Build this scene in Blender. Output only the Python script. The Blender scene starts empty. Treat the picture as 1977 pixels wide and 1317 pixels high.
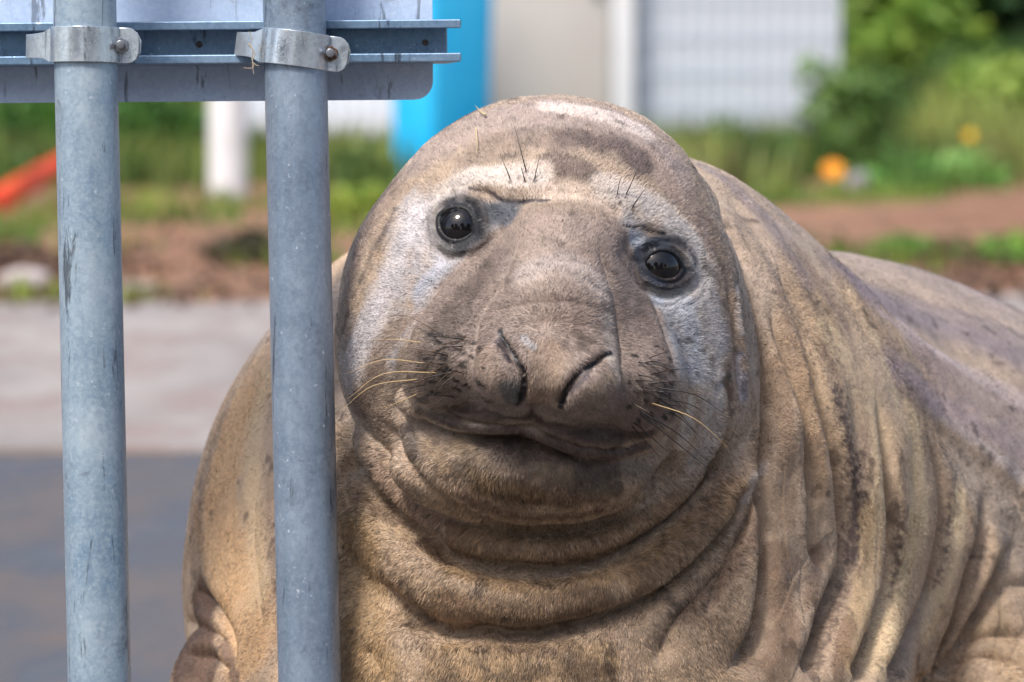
import bpy, bmesh, math, random, time
import numpy as np
from mathutils import Vector, Matrix

T0 = time.time()
random.seed(7)
RNG = np.random.default_rng(11)
SC = bpy.context.scene
COL = SC.collection

# ------------------------------------------------------------------ camera
FOCAL, SENSOR, IMW, IMH = 200.0, 36.0, 1977.0, 1317.0
PITCH = math.radians(4.37)
CAM_H = 1.0
REF_D = 5.5                                   # distance of the seal's face
K = SENSOR / FOCAL / IMW                      # metres per pixel per metre of distance
CAM = np.array([0.0, 0.0, CAM_H])
FWD = np.array([0.0, math.cos(PITCH), -math.sin(PITCH)])
UPV = np.array([0.0, math.sin(PITCH), math.cos(PITCH)])
RGT = np.array([1.0, 0.0, 0.0])
cd = bpy.data.cameras.new('camera')
cam = bpy.data.objects.new('camera', cd)
COL.objects.link(cam)
cam.location = CAM
cam.rotation_euler = (math.pi / 2 - PITCH, 0, 0)
cd.lens = FOCAL; cd.sensor_width = SENSOR; cd.clip_end = 2000; cd.clip_start = 0.1
cd.dof.use_dof = True
cd.dof.focus_distance = REF_D - 0.10
cd.dof.aperture_fstop = 7.1
SC.camera = cam

# ------------------------------------------------------------------ light
SUN_EL, SUN_AZ = math.radians(58), math.radians(216)    # azimuth clockwise from +Y (behind the camera, a little left)
world = bpy.data.worlds.new('World'); SC.world = world
world.use_nodes = True
wn = world.node_tree
for n in list(wn.nodes): wn.nodes.remove(n)
wo = wn.nodes.new('ShaderNodeOutputWorld'); wb = wn.nodes.new('ShaderNodeBackground')
sky = wn.nodes.new('ShaderNodeTexSky'); sky.sky_type = 'NISHITA'; sky.sun_disc = False
sky.sun_elevation = SUN_EL; sky.sun_rotation = SUN_AZ
sky.air_density = 1.0; sky.dust_density = 3.0; sky.ozone_density = 1.0
wb.inputs['Strength'].default_value = 0.085
wn.links.new(sky.outputs[0], wb.inputs[0]); wn.links.new(wb.outputs[0], wo.inputs[0])
sd = bpy.data.lights.new('sun', 'SUN'); sd.energy = 1.5; sd.angle = math.radians(14); sd.color = (1.0, 0.975, 0.95)
sun = bpy.data.objects.new('sun', sd); COL.objects.link(sun)
sdir = Vector((math.sin(SUN_AZ) * math.cos(SUN_EL), math.cos(SUN_AZ) * math.cos(SUN_EL), math.sin(SUN_EL)))
sun.rotation_euler = sdir.to_track_quat('Z', 'Y').to_euler()
sun.location = (0, 0, 8)
vs = SC.view_settings
vs.view_transform = 'Standard'; vs.look = 'None'; vs.exposure = 1.42; vs.gamma = 1.0
SC.cycles.use_denoising = True
SC.cycles.max_bounces = 6; SC.cycles.diffuse_bounces = 3; SC.cycles.glossy_bounces = 3
SC.cycles.transparent_max_bounces = 8
SC.cycles.use_adaptive_sampling = True
SC.cycles.adaptive_threshold = 0.01
SC.cycles.sample_clamp_indirect = 6.0

# ------------------------------------------------------------------ coordinates
def loc2world(p):                      # (u right, v up, w away from the camera), origin on the axis at REF_D
    p = np.asarray(p, float)
    return CAM + FWD * (REF_D + p[..., 2:3]) + UPV * p[..., 1:2] + RGT * p[..., 0:1]
def L(px, py, w=0.0):
    D = REF_D + w
    return np.array([(px - IMW / 2) * K * D, (IMH / 2 - py) * K * D, w])
def W(px, py, w=0.0): return loc2world(L(px, py, w))
def world2px(P):
    q = np.asarray(P) - CAM
    d = q @ FWD
    return IMW / 2 + (q @ RGT) / (K * d), IMH / 2 - (q @ UPV) / (K * d), d
def G(px, py, z=0.0):                  # the point of the ground plane z seen at a pixel
    d = FWD + RGT * (px - IMW / 2) * K + UPV * (IMH / 2 - py) * K
    t = (z - CAM_H) / d[2]
    return CAM + d * t
def px_at(D): return K * D             # metres per pixel at distance D

# ------------------------------------------------------------------ helpers
def s2l(c):
    c = np.asarray(c, float)
    return np.where(c <= 0.04045, c / 12.92, ((c + 0.055) / 1.055) ** 2.4)
def hexc(h): return s2l([int(h[i:i + 2], 16) / 255 for i in (0, 2, 4)])

def link_mesh(name, verts, faces, mat=None, parent=None, smooth=True):
    me = bpy.data.meshes.new(name)
    me.from_pydata([tuple(v) for v in verts], [], [tuple(f) for f in faces])
    me.update()
    o = bpy.data.objects.new(name, me); COL.objects.link(o)
    if mat: me.materials.append(mat)
    if smooth: me.polygons.foreach_set('use_smooth', [True] * len(me.polygons))
    if parent: o.parent = parent
    return o
def fast_mesh(name, V, F, mat=None, parent=None, smooth=True):   # numpy arrays, all faces the same size
    V = np.ascontiguousarray(V, np.float32); F = np.ascontiguousarray(F, np.int32)
    n = F.shape[1]
    me = bpy.data.meshes.new(name)
    me.vertices.add(len(V)); me.vertices.foreach_set('co', V.ravel())
    me.loops.add(F.size); me.loops.foreach_set('vertex_index', F.ravel())
    me.polygons.add(len(F)); me.polygons.foreach_set('loop_start', np.arange(0, F.size, n, dtype=np.int32))
    me.polygons.foreach_set('use_smooth', np.full(len(F), smooth))
    me.update(calc_edges=True); me.validate()
    o = bpy.data.objects.new(name, me); COL.objects.link(o)
    if mat: me.materials.append(mat)
    if parent: o.parent = parent
    return o
def bm_obj(name, bm, mat=None, parent=None, smooth=False):
    me = bpy.data.meshes.new(name); bm.to_mesh(me); bm.free()
    if smooth: me.polygons.foreach_set('use_smooth', [True] * len(me.polygons))
    o = bpy.data.objects.new(name, me); COL.objects.link(o)
    if mat: me.materials.append(mat)
    if parent: o.parent = parent
    return o
def empty(name, loc=(0, 0, 0)):
    o = bpy.data.objects.new(name, None); COL.objects.link(o); o.location = loc
    o.empty_display_size = 0.1
    return o
def tag(o, label=None, cat=None, group=None, kind=None):
    if label: o['label'] = label
    if cat: o['category'] = cat
    if group: o['group'] = group
    if kind: o['kind'] = kind
    return o
def adopt(child, parent):              # parent, keeping world-space mesh coordinates
    child.parent = parent
    child.matrix_parent_inverse = Matrix.Translation(parent.location).inverted()
    return child

def vnoise(P, scale, seed=0):          # 3-D value noise in -1..1
    p = np.asarray(P, np.float32) / scale + 100.0
    i = np.floor(p).astype(np.int64); f = (p - i).astype(np.float32)
    f = f * f * (3 - 2 * f)
    out = 0
    for dx in (0, 1):
        wx = f[:, 0] if dx else 1 - f[:, 0]
        for dy in (0, 1):
            wy = f[:, 1] if dy else 1 - f[:, 1]
            for dz in (0, 1):
                wz = f[:, 2] if dz else 1 - f[:, 2]
                h = ((i[:, 0] + dx) * 73856093) ^ ((i[:, 1] + dy) * 19349663) ^ ((i[:, 2] + dz) * 83492791) ^ (seed * 2654435761)
                h &= 0xFFFFFFFF
                h = ((h ^ (h >> 15)) * 2246822519) & 0xFFFFFFFF
                h = ((h ^ (h >> 13)) * 3266489917) & 0xFFFFFFFF
                h = (h ^ (h >> 16)) & 0xFFFFFF
                out = out + wx * wy * wz * (h.astype(np.float32) / 8388607.5 - 1)
    return out
def fbm(P, scale, seed=0, oct=3):
    o = 0; a = 1.0; s = 0
    for k in range(oct):
        o = o + a * vnoise(P, scale / 2 ** k, seed + k * 17); s += a; a *= 0.5
    return o / s

# ------------------------------------------------------------------ material helper
class Mat:
    def __init__(self, name, rough=0.6, metal=0.0, spec=0.5, col=None):
        self.m = bpy.data.materials.new(name); self.m.use_nodes = True
        self.nt = self.m.node_tree; self.n = self.nt.nodes; self.l = self.nt.links
        self.b = self.n['Principled BSDF']
        self.b.inputs['Roughness'].default_value = rough
        self.b.inputs['Metallic'].default_value = metal
        self.b.inputs['Specular IOR Level'].default_value = spec
        if col is not None: self.b.inputs['Base Color'].default_value = (*col, 1)
        self._tc = None
    def node(self, t, **kw):
        n = self.n.new(t)
        for k, v in kw.items(): setattr(n, k, v)
        return n
    def coord(self, scale=None, kind='Object'):
        if self._tc is None: self._tc = self.node('ShaderNodeTexCoord')
        o = self._tc.outputs[kind]
        if scale is None: return o
        mp = self.node('ShaderNodeMapping'); mp.inputs['Scale'].default_value = scale
        self.l.new(o, mp.inputs['Vector']); return mp.outputs[0]
    def noise(self, scale, detail=4, rough=0.55, vec=None, dist=0.0):
        n = self.node('ShaderNodeTexNoise'); n.inputs['Scale'].default_value = scale
        n.inputs['Detail'].default_value = detail; n.inputs['Roughness'].default_value = rough
        n.inputs['Distortion'].default_value = dist
        self.l.new(vec if vec is not None else self.coord(), n.inputs['Vector'])
        return n.outputs['Fac']
    def ramp(self, fac, stops, interp='LINEAR'):
        r = self.node('ShaderNodeValToRGB'); r.color_ramp.interpolation = interp
        e = r.color_ramp.elements
        while len(e) < len(stops): e.new(0.5)
        for q, (p, c) in zip(e, stops):
            q.position = p; q.color = (*c, 1) if len(c) == 3 else c
        self.l.new(fac, r.inputs[0]); return r.outputs[0]
    def grey(self, fac, a, b, lo=0.0, hi=1.0):
        return self.ramp(fac, [(a, (lo,) * 3), (b, (hi,) * 3)])
    def mix(self, fac, a, b, mode='MIX'):
        m = self.node('ShaderNodeMix', data_type='RGBA', blend_type=mode)
        for s, x in ((0, fac), (6, a), (7, b)):
            if isinstance(x, (int, float)): m.inputs[s].default_value = x
            elif isinstance(x, (tuple, list, np.ndarray)): m.inputs[s].default_value = (*x, 1)
            else: self.l.new(x, m.inputs[s])
        return m.outputs[2]
    def math(self, op, a, b=0.0):
        m = self.node('ShaderNodeMath', operation=op)
        for s, x in ((0, a), (1, b)):
            if isinstance(x, (int, float)): m.inputs[s].default_value = x
            else: self.l.new(x, m.inputs[s])
        return m.outputs[0]
    def attr(self, name):
        a = self.node('ShaderNodeAttribute'); a.attribute_name = name; return a
    def color(self, x): self.l.new(x, self.b.inputs['Base Color']); return self
    def rough(self, x): self.l.new(x, self.b.inputs['Roughness']); return self
    def bump(self, h, strength=0.3, dist=0.001, prev=None):
        b = self.node('ShaderNodeBump'); b.inputs['Strength'].default_value = strength
        b.inputs['Distance'].default_value = dist
        self.l.new(h, b.inputs['Height'])
        if prev is not None: self.l.new(prev, b.inputs['Normal'])
        self.l.new(b.outputs[0], self.b.inputs['Normal']); return b.outputs[0]
# ================================================================== the seal
# the body is sculpted in a frame (u right, v up, w away) of real metres: volumes first, then folds, then pigment
def star_table(center, pts):
    c = np.array(center, float)
    q = np.array(pts, float) - c
    th = np.arctan2(-q[:, 1], q[:, 0]); r = np.hypot(q[:, 0], q[:, 1])
    o = np.argsort(th); th, r = th[o], r[o]
    th = np.concatenate([th - 2 * np.pi, th, th + 2 * np.pi]); r = np.tile(r, 3)
    g = np.linspace(-np.pi, np.pi, 361)
    R = np.interp(g, th, r)
    ker = np.exp(-0.5 * (np.arange(-8, 9) / 3.5) ** 2); ker /= ker.sum()
    R = np.convolve(np.concatenate([R[-9:-1], R, R[1:9]]), ker, 'valid')
    return g, R
def ell(P, px, py, w, a, b, c, rot=0.0, yaw=0.0):
    """ellipsoid: centre at a pixel and depth, half sizes a, b in pixels there and c in metres"""
    s = K * (REF_D + w)
    q = P - L(px, py, w)
    if rot:
        cr, sr = math.cos(rot), math.sin(rot)
        q = np.stack([q[:, 0] * cr - q[:, 1] * sr, q[:, 0] * sr + q[:, 1] * cr, q[:, 2]], 1)
    if yaw:
        cr, sr = math.cos(yaw), math.sin(yaw)
        q = np.stack([q[:, 0] * cr - q[:, 2] * sr, q[:, 1], q[:, 0] * sr + q[:, 2] * cr], 1)
    r = np.array([a * s, b * s, c])
    k0 = np.sqrt(((q / r) ** 2).sum(1)); k1 = np.sqrt(((q / r ** 2) ** 2).sum(1)) + 1e-9
    return k0 * (k0 - 1) / k1
def star(P, px, py, w, table, cf, cb):
    """like ell, with an outline of its own; cf and cb are the depths in front of and behind the outline"""
    g, R = table
    s = K * (REF_D + w)
    q = P - L(px, py, w)
    th = np.arctan2(q[:, 1], q[:, 0])
    r = np.interp(th, g, R) * s
    rm = float(np.sqrt((R ** 2).mean())) * s
    f = np.clip(np.sqrt(q[:, 0] ** 2 + q[:, 1] ** 2) / (rm * .75), 0, 1); f = f * f * (3 - 2 * f)
    r = rm + (r - rm) * f
    c = np.where(q[:, 2] < 0, cf, cb)
    k0 = np.sqrt((q[:, 0] ** 2 + q[:, 1] ** 2) / r ** 2 + (q[:, 2] / c) ** 2)
    k1 = np.sqrt((q[:, 0] ** 2 + q[:, 1] ** 2) / r ** 4 + (q[:, 2] / c ** 2) ** 2) + 1e-9
    return k0 * (k0 - 1) / k1
def tube(P, pts):
    """a roll of flesh: points (px, py, w, radius in pixels)"""
    C = np.array([L(*p[:3]) for p in pts]); R = np.array([p[3] * K * (REF_D + p[2]) for p in pts])
    d = np.full(len(P), 9.0, P.dtype)
    mg = R.max() + .10
    k = np.where(((P > C.min(0) - mg) & (P < C.max(0) + mg)).all(1))[0]
    if len(k) < len(P):
        if len(k): d[k] = tube(P[k], pts)
        return d
    for i in range(len(C) - 1):
        a, b = C[i], C[i + 1]; ab = b - a
        t = np.clip(((P - a) @ ab) / (ab @ ab), 0, 1)
        e = P - a - t[:, None] * ab
        d = np.minimum(d, np.sqrt((e ** 2).sum(1)) - (R[i] + t * (R[i + 1] - R[i])))
    return d
def smin(a, b, k):
    h = np.clip(0.5 + 0.5 * (b - a) / k, 0, 1)
    return b + (a - b) * h - k * h * (1 - h)
def smooth_pts(pts, n=6):
    p = np.array(pts, float)
    e = np.vstack([2 * p[0] - p[1], p, 2 * p[-1] - p[-2]])
    out = []
    for i in range(1, len(e) - 2):
        for t in np.linspace(0, 1, n, endpoint=False):
            a, b, c, d = e[i - 1], e[i], e[i + 1], e[i + 2]
            out.append(0.5 * (2 * b + (c - a) * t + (2 * a - 5 * b + 4 * c - d) * t ** 2 + (3 * b - a - 3 * c + d) * t ** 3))
    out.append(p[-1]); return np.array(out)

T_HEAD = star_table((1055, 600), [(1065, 192), (1150, 199), (1230, 226), (1300, 283), (1350, 345), (1400, 450), (1432, 560), (1450, 680),
    (1452, 790), (1420, 880), (1350, 950), (1250, 1000), (1150, 1018), (1050, 1020), (900, 990), (780, 915), (700, 830), (655, 740), (646, 640),
    (660, 540), (700, 432), (760, 350), (840, 266), (930, 214), (1000, 192)])
T_MUZ = star_table((1050, 620), [(1100, 372), (1160, 395), (1208, 437), (1218, 480), (1243, 534), (1268, 580), (1286, 633), (1300, 680), (1309, 720),
    (1314, 770), (1300, 815), (1243, 838), (1160, 838), (1085, 815), (1035, 797), (930, 797), (853, 783), (807, 757), (780, 712), (782, 672), (793, 634),
    (822, 589), (853, 543), (906, 490), (963, 444), (1004, 399), (1050, 378)])
T_NOSE = star_table((1062, 625), [(1075, 405), (1130, 432), (1166, 500), (1188, 570), (1202, 660), (1203, 730), (1180, 785), (1130, 812), (1085, 806), (1045, 784),
    (1000, 796), (950, 780), (915, 720), (912, 650), (938, 580), (975, 500), (1015, 430)])
ROLL1 = smooth_pts([(735, 800, .055, 34), (730, 870, .030, 42), (800, 965, .0, 46), (910, 1040, -.03, 44), (1050, 1062, -.04, 41), (1190, 1036, -.03, 42), (1300, 968, -.005, 42), (1390, 890, .03, 40), (1440, 800, .07, 34)], 3)
ROLL2 = smooth_pts([(655, 880, .10, 60), (700, 985, .05, 66), (810, 1095, .0, 74), (930, 1150, -.025, 74), (1060, 1160, -.03, 72), (1200, 1122, -.02, 76), (1320, 1035, .01, 74), (1420, 945, .05, 64), (1465, 830, .10, 52)], 3)
ROLL3 = smooth_pts([(640, 1130, .08, 80), (760, 1250, .03, 95), (920, 1310, .0, 100), (1080, 1310, -.005, 100), (1240, 1240, .01, 95), (1370, 1130, .05, 85), (1450, 1010, .10, 60)], 3)

def body_field(P):
    P = np.asarray(P, np.float32)
    # trunk
    d = ell(P, 985, 1130, .55, 630, 735, .46)
    d = smin(d, ell(P, 1240, 845, .36, 455, 560, .32, rot=-.12), .06)
    d = smin(d, ell(P, 1500, 980, .60, 380, 470, .38), .12)
    d = smin(d, ell(P, 1600, 1052, .82, 420, 480, .42), .12)
    d = smin(d, ell(P, 1640, 1160, 1.02, 800, 592, .55), .18)
    far = P[:, 2] > .9
    if far.any():
        Q = P[far]; e = d[far]
        e = smin(e, ell(Q, 2250, 1100, 1.75, 560, 480, .75), .2)
        e = smin(e, ell(Q, 2750, 1060, 2.5, 380, 300, .6), .2)
        e = smin(e, tube(Q, [(2950, 1080, 2.9, 130), (3250, 1120, 3.4, 60), (3350, 1150, 3.6, 110)]), .1)
        d[far] = e
    # throat and chest
    d = smin(d, ell(P, 1075, 1020, .17, 470, 460, .22), .05)
    d = smin(d, ell(P, 1080, 1400, .26, 680, 460, .33), .08)
    # fore flippers
    d = smin(d, tube(P, [(520, 1240, .42, 90), (430, 1330, .34, 100), (385, 1470, .26, 95), (340, 1610, .20, 74), (280, 1715, .15, 50), (190, 1755, .08, 36), (110, 1768, .04, 24)]), .04)
    d = smin(d, tube(P, [(1900, 1260, .50, 150), (2010, 1420, .36, 110), (2070, 1580, .24, 80), (2110, 1690, .16, 56), (2200, 1748, .08, 38), (2280, 1764, .04, 24)]), .06)
    # head
    near = P[:, 2] < .36
    Q = P[near]
    h = star(Q, 1055, 600, .055, T_HEAD, .160, .22)
    h = smin(h, ell(Q, 1085, 392, .045, 230, 150, .12, rot=.12), .05)
    h = smin(h, ell(Q, 1005, 908, -.044, 250, 108, .088, rot=.05), .03)
    m = star(Q, 1050, 620, -.062, T_MUZ, .088, .12)
    m = smin(m, ell(Q, 872, 700, -.104, 94, 84, .054), .04)
    m = smin(m, ell(Q, 1238, 745, -.100, 74, 94, .054), .04)
    n = tube(Q, [(1095, 415, -.030, 84), (1084, 500, -.076, 104), (1068, 600, -.116, 128), (1062, 690, -.128, 130)])
    n = smin(n, ell(Q, 976, 720, -.142, 74, 72, .064), .03)
    n = smin(n, ell(Q, 1134, 740, -.142, 74, 66, .064), .03)
    m = smin(m, n, .022)
    h = smin(h, m, .010)
    lip = tube(Q, smooth_pts([(790, 772, -.062, 24), (870, 800, -.106, 26), (950, 812, -.132, 25), (1024, 810, -.138, 25)], 3))
    lip = np.minimum(lip, tube(Q, smooth_pts([(1030, 816, -.138, 28), (1100, 840, -.132, 32), (1180, 853, -.108, 34), (1255, 838, -.064, 30)], 3)))
    h = smin(h, lip, .006)
    e = d[near]
    e = smin(e, tube(Q, ROLL3), .04)
    e = smin(e, tube(Q, ROLL2), .014)
    r = smin(tube(Q, ROLL1), h, .006)
    d[near] = smin(e, r, .012 + .035 * np.clip((Q[:, 1] - .0) / .10, 0, 1))
    return d

def axis(fine0, fine1, lo, hi, step, grow=1.12, big=0.05):
    a = list(np.arange(fine0, fine1 + step / 2, step))
    s = step
    while a[-1] < hi: s = min(s * grow, big); a.append(a[-1] + s)
    s = step
    while a[0] > lo: s = min(s * grow, big); a.insert(0, a[0] - s)
    while len(a) % 4 != 1: a.append(a[-1] + big)
    return np.array(a, np.float32)
STEP = 0.0068
AX = axis(-.33, .52, -.62, 2.4, STEP)
AY = axis(-.36, .27, -.75, .45, STEP)
AZ = axis(-.24, .30, -.28, 4.2, STEP)
def field_grid():
    cx, cy, cz = AX[::4], AY[::4], AZ[::4]
    g = np.stack(np.meshgrid(cx, cy, cz, indexing='ij'), -1).reshape(-1, 3)
    dc = body_field(g).reshape(len(cx), len(cy), len(cz))
    idx = [np.minimum((np.arange(len(a)) + 2) // 4, len(c) - 1) for a, c in ((AX, cx), (AY, cy), (AZ, cz))]
    full = dc[np.ix_(*idx)].astype(np.float32)
    reach = np.max(np.stack(np.meshgrid(np.gradient(AX), np.gradient(AY), np.gradient(AZ), indexing='ij')), 0) * 5.0
    m = np.abs(full) < reach
    ii = np.argwhere(m)
    pts = np.stack([AX[ii[:, 0]], AY[ii[:, 1]], AZ[ii[:, 2]]], 1)
    full[m] = body_field(pts)
    return full
def surface_nets(D):
    s = D < 0
    nx, ny, nz = D.shape
    cnt = np.zeros((nx - 1, ny - 1, nz - 1), np.int8)
    for i in (0, 1):
        for j in (0, 1):
            for k in (0, 1): cnt += s[i:nx - 1 + i, j:ny - 1 + j, k:nz - 1 + k]
    act = (cnt > 0) & (cnt < 8)
    ci = np.argwhere(act); n = len(ci)
    vid = np.full(act.shape, -1, np.int64); vid[act] = np.arange(n)
    acc = np.zeros((n, 3)); num = np.zeros(n)
    corners = [(0, 0, 0), (1, 0, 0), (0, 1, 0), (1, 1, 0), (0, 0, 1), (1, 0, 1), (0, 1, 1), (1, 1, 1)]
    axs = (AX, AY, AZ)
    for a in range(3):
        for c in corners:
            if c[a]: continue
            c2 = list(c); c2[a] = 1
            A = ci + c; B = ci + c2
            da = D[A[:, 0], A[:, 1], A[:, 2]]; db = D[B[:, 0], B[:, 1], B[:, 2]]
            m = (da < 0) != (db < 0)
            t = np.where(m, da / np.where(m, da - db, 1), 0)
            pa = np.stack([axs[q][A[:, q]] for q in range(3)], 1); pb = np.stack([axs[q][B[:, q]] for q in range(3)], 1)
            acc += np.where(m[:, None], pa + t[:, None] * (pb - pa), 0); num += m
    V = acc / num[:, None]
    F = []
    for a in range(3):
        b, c = (a + 1) % 3, (a + 2) % 3
        sl0 = [slice(None)] * 3; sl1 = [slice(None)] * 3
        sl0[a] = slice(0, -1); sl1[a] = slice(1, None)
        x = s[tuple(sl0)] != s[tuple(sl1)]
        e = np.argwhere(x)
        ok = (e[:, b] > 0) & (e[:, c] > 0) & (e[:, b] < D.shape[b] - 1) & (e[:, c] < D.shape[c] - 1)
        e = e[ok]
        ob = np.zeros(3, int); ob[b] = 1; oc = np.zeros(3, int); oc[c] = 1
        q = np.stack([vid[tuple((e - ob - oc).T)], vid[tuple((e - oc).T)], vid[tuple(e.T)], vid[tuple((e - ob).T)]], 1)
        flip = ~s[tuple(e.T)]
        q[flip] = q[flip][:, ::-1]
        F.append(q)
    return V, np.vstack(F)
def subdivide(V, F):
    n = len(V)
    E = np.stack([F, np.roll(F, -1, 1)], -1).reshape(-1, 2); E.sort(1)
    key = E[:, 0].astype(np.int64) * n + E[:, 1]
    u, inv = np.unique(key, return_inverse=True)
    ea, eb = u // n, u % n
    em = (V[ea] + V[eb]) / 2
    fc = V[F].mean(1)
    inv = inv.reshape(-1, 4) + n
    f0 = np.arange(len(F)) + n + len(em)
    F2 = np.concatenate([np.stack([F[:, k], inv[:, k], f0, inv[:, (k + 3) % 4]], 1) for k in range(4)])
    return np.vstack([V, em, fc]), F2
def project(V, F):
    N = normals(V, F); e = .0015
    sgn = 1.0 if (N[:, 2] * (V[:, 2] < 0)).sum() < 0 else -1.0
    N = N * sgn
    d = body_field(V).astype(float); g = (body_field(V + N * e) - d) / e
    st = np.clip(d / np.clip(g, .35, 3), -.006, .006)
    return V - N * st[:, None]
def edges_of(F, n):
    E = np.stack([F, np.roll(F, -1, 1)], -1).reshape(-1, 2); E.sort(1)
    u = np.unique(E[:, 0].astype(np.int64) * n + E[:, 1])
    return u // n, u % n
def relax(V, E, it=1, lam=0.5, wgt=None):
    a, b = E; n = len(V)
    deg = np.bincount(a, minlength=n) + np.bincount(b, minlength=n)
    for _ in range(it):
        S = np.stack([np.bincount(a, V[b, k], n) + np.bincount(b, V[a, k], n) for k in range(V.shape[1])], 1) / deg[:, None]
        dlt = (S - V) * lam
        V = V + (dlt if wgt is None else dlt * wgt[:, None])
    return V
def normals(V, F):
    n = np.cross(V[F[:, 2]] - V[F[:, 0]], V[F[:, 3]] - V[F[:, 1]])
    N = np.zeros_like(V)
    for k in range(3):
        N[:, k] = sum(np.bincount(F[:, j], n[:, k], len(V)) for j in range(4))
    return N / (np.linalg.norm(N, axis=1, keepdims=True) + 1e-12)

V, F = surface_nets(field_grid()); print('nets', len(V), round(time.time() - T0, 1))
V = relax(V, edges_of(F, len(V)), 2, .4)
V, F = subdivide(V, F); V = project(V, F)
V, F = subdivide(V, F); V = relax(V, edges_of(F, len(V)), 1, .5); V = project(V, F)
EDG = edges_of(F, len(V))
V = relax(V, EDG, 2, .4)
N = normals(V, F)
if (N[:, 2] * (V[:, 2] < 0)).sum() > 0: F = F[:, ::-1].copy(); N = -N
print('seal base', len(V), len(F), round(time.time() - T0, 1))

# ---- pick points of the surface
class Pick:
    B = 6.0
    def __init__(s, V, N):
        px = IMW / 2 + V[:, 0] / (K * (REF_D + V[:, 2])); py = IMH / 2 - V[:, 1] / (K * (REF_D + V[:, 2]))
        m = np.where((N[:, 2] < 0.1) & (px > -200) & (px < 2200) & (py > -100) & (py < 1700))[0]
        m = m[np.argsort(-V[m, 2])]
        s.g = np.full((400, 420), -1, np.int64)
        s.g[((py[m] + 200) / s.B).astype(int), ((px[m] + 250) / s.B).astype(int)] = m
        s.px, s.py = px, py
    def __call__(s, x, y):
        i, j = int((y + 200) / s.B), int((x + 250) / s.B)
        for r in range(0, 14):
            c = s.g[max(0, i - r):i + r + 1, max(0, j - r):j + r + 1].ravel(); c = c[c >= 0]
            if len(c):
                return c[np.argmin((s.px[c] - x) ** 2 + (s.py[c] - y) ** 2)]
        raise RuntimeError('no surface at %g %g' % (x, y))
def curve3(pts, n=5):
    q = smooth_pts([p[:2] for p in pts], n) if len(pts) > 2 else np.linspace(pts[0][:2], pts[1][:2], 8)
    C = V[[PICK(x, y) for x, y in q]]
    for _ in range(2): C[1:-1] = (C[:-2] + 2 * C[1:-1] + C[2:]) / 4
    return C
def near_curve(C, R):
    """vertices within R of the curve: index, distance, position along it 0..1, side (-1..1)"""
    lo, hi = C.min(0) - R, C.max(0) + R
    idx = np.where(((V > lo) & (V < hi)).all(1))[0]
    P = V[idx]; best = np.full(len(idx), 9.0); tt = np.zeros(len(idx)); sd = np.zeros(len(idx))
    seg = np.linalg.norm(np.diff(C, axis=0), axis=1); cum = np.concatenate([[0], np.cumsum(seg)]); tot = cum[-1]
    for i in range(len(C) - 1):
        ab = C[i + 1] - C[i]; l2 = ab @ ab + 1e-12
        t = np.clip(((P - C[i]) @ ab) / l2, 0, 1)
        e = P - C[i] - t[:, None] * ab
        d = np.sqrt((e ** 2).sum(1)); m = d < best
        best[m] = d[m]; tt[m] = (cum[i] + t[m] * seg[i]) / tot
        sd[m] = np.einsum('ij,ij->i', np.cross(np.broadcast_to(ab / math.sqrt(l2), e.shape)[m], N[idx[m]]), e[m])
    k = best < R
    return idx[k], best[k], tt[k], np.sign(sd[k])
def ends(t, a=.15, b=.15):
    r = np.ones_like(t)
    if a: r *= np.clip(t / a, 0, 1)
    if b: r *= np.clip((1 - t) / b, 0, 1)
    return r * r * (3 - 2 * r)
def crease(pts, depth, width, bulge=0.0, reach=None, fade=(.15, .15), lift=0.0):
    """a fold: sharp valley `depth` mm deep and about `width` mm wide, flesh swelling by `bulge` mm either side;
    `lift` raises the side to the left of the stroke so that the fold overhangs"""
    global V
    C = curve3(pts); w = width / 1000
    i, d, t, s = near_curve(C, (reach or 5 * width) / 1000)
    e = ends(t, *fade)
    x = d / w
    disp = -depth * np.exp(-x) + bulge * (x / 1.6) ** 2 * np.exp(2 * (1 - x / 1.6)) * .5
    if lift: disp = disp + lift * np.where(s > 0, 1, -.3) * (1 - np.exp(-x * 1.5)) * np.exp(-(x / 2.2) ** 2)
    V[i] += N[i] * (disp * e / 1000)[:, None]
def ridge(pts, height, width, fade=(.2, .2)):
    global V
    C = curve3(pts)
    i, d, t, s = near_curve(C, 3 * width / 1000)
    V[i] += N[i] * (height / 1000 * np.exp(-(d / (width / 1000)) ** 2) * ends(t, *fade))[:, None]
def renormal(relaxing=0):
    global V, N, PICK
    if relaxing: V = relax(V, EDG, relaxing, .35)
    N = normals(V, F); PICK = Pick(V, N)
PICK = Pick(V, N)
# ---- folds
renormal()
CR1 = [(735, 800), (775, 878), (821, 939), (882, 981), (948, 1010), (1018, 1023), (1089, 1021), (1173, 1005), (1229, 967), (1289, 906), (1312, 850)]
CR2 = [(676, 862), (695, 901), (737, 967), (798, 1023), (854, 1061), (925, 1087), (1018, 1098), (1089, 1096), (1173, 1075), (1243, 1037), (1320, 985), (1387, 900), (1415, 817)]
CR3 = [(720, 1110), (775, 1169), (821, 1197), (868, 1218), (948, 1221), (1014, 1226), (1089, 1213), (1182, 1192), (1276, 1150), (1373, 1070), (1434, 990), (1462, 920)]
FA = [(1345, 318), (1385, 390), (1425, 480), (1452, 580), (1472, 680), (1481, 794), (1483, 887), (1478, 962), (1478, 1075), (1467, 1211), (1434, 1262), (1397, 1300)]
FB = [(1478, 560), (1500, 640), (1520, 710), (1542, 794), (1556, 887), (1561, 981), (1560, 1056), (1592, 1108)]
FC = [(1510, 520), (1540, 610), (1565, 700), (1589, 817), (1612, 911), (1624, 1028), (1620, 1112), (1598, 1168), (1580, 1229), (1555, 1300)]
FD = [(1690, 740), (1706, 826), (1715, 911), (1720, 1004), (1711, 1122), (1687, 1215), (1650, 1310)]
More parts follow.
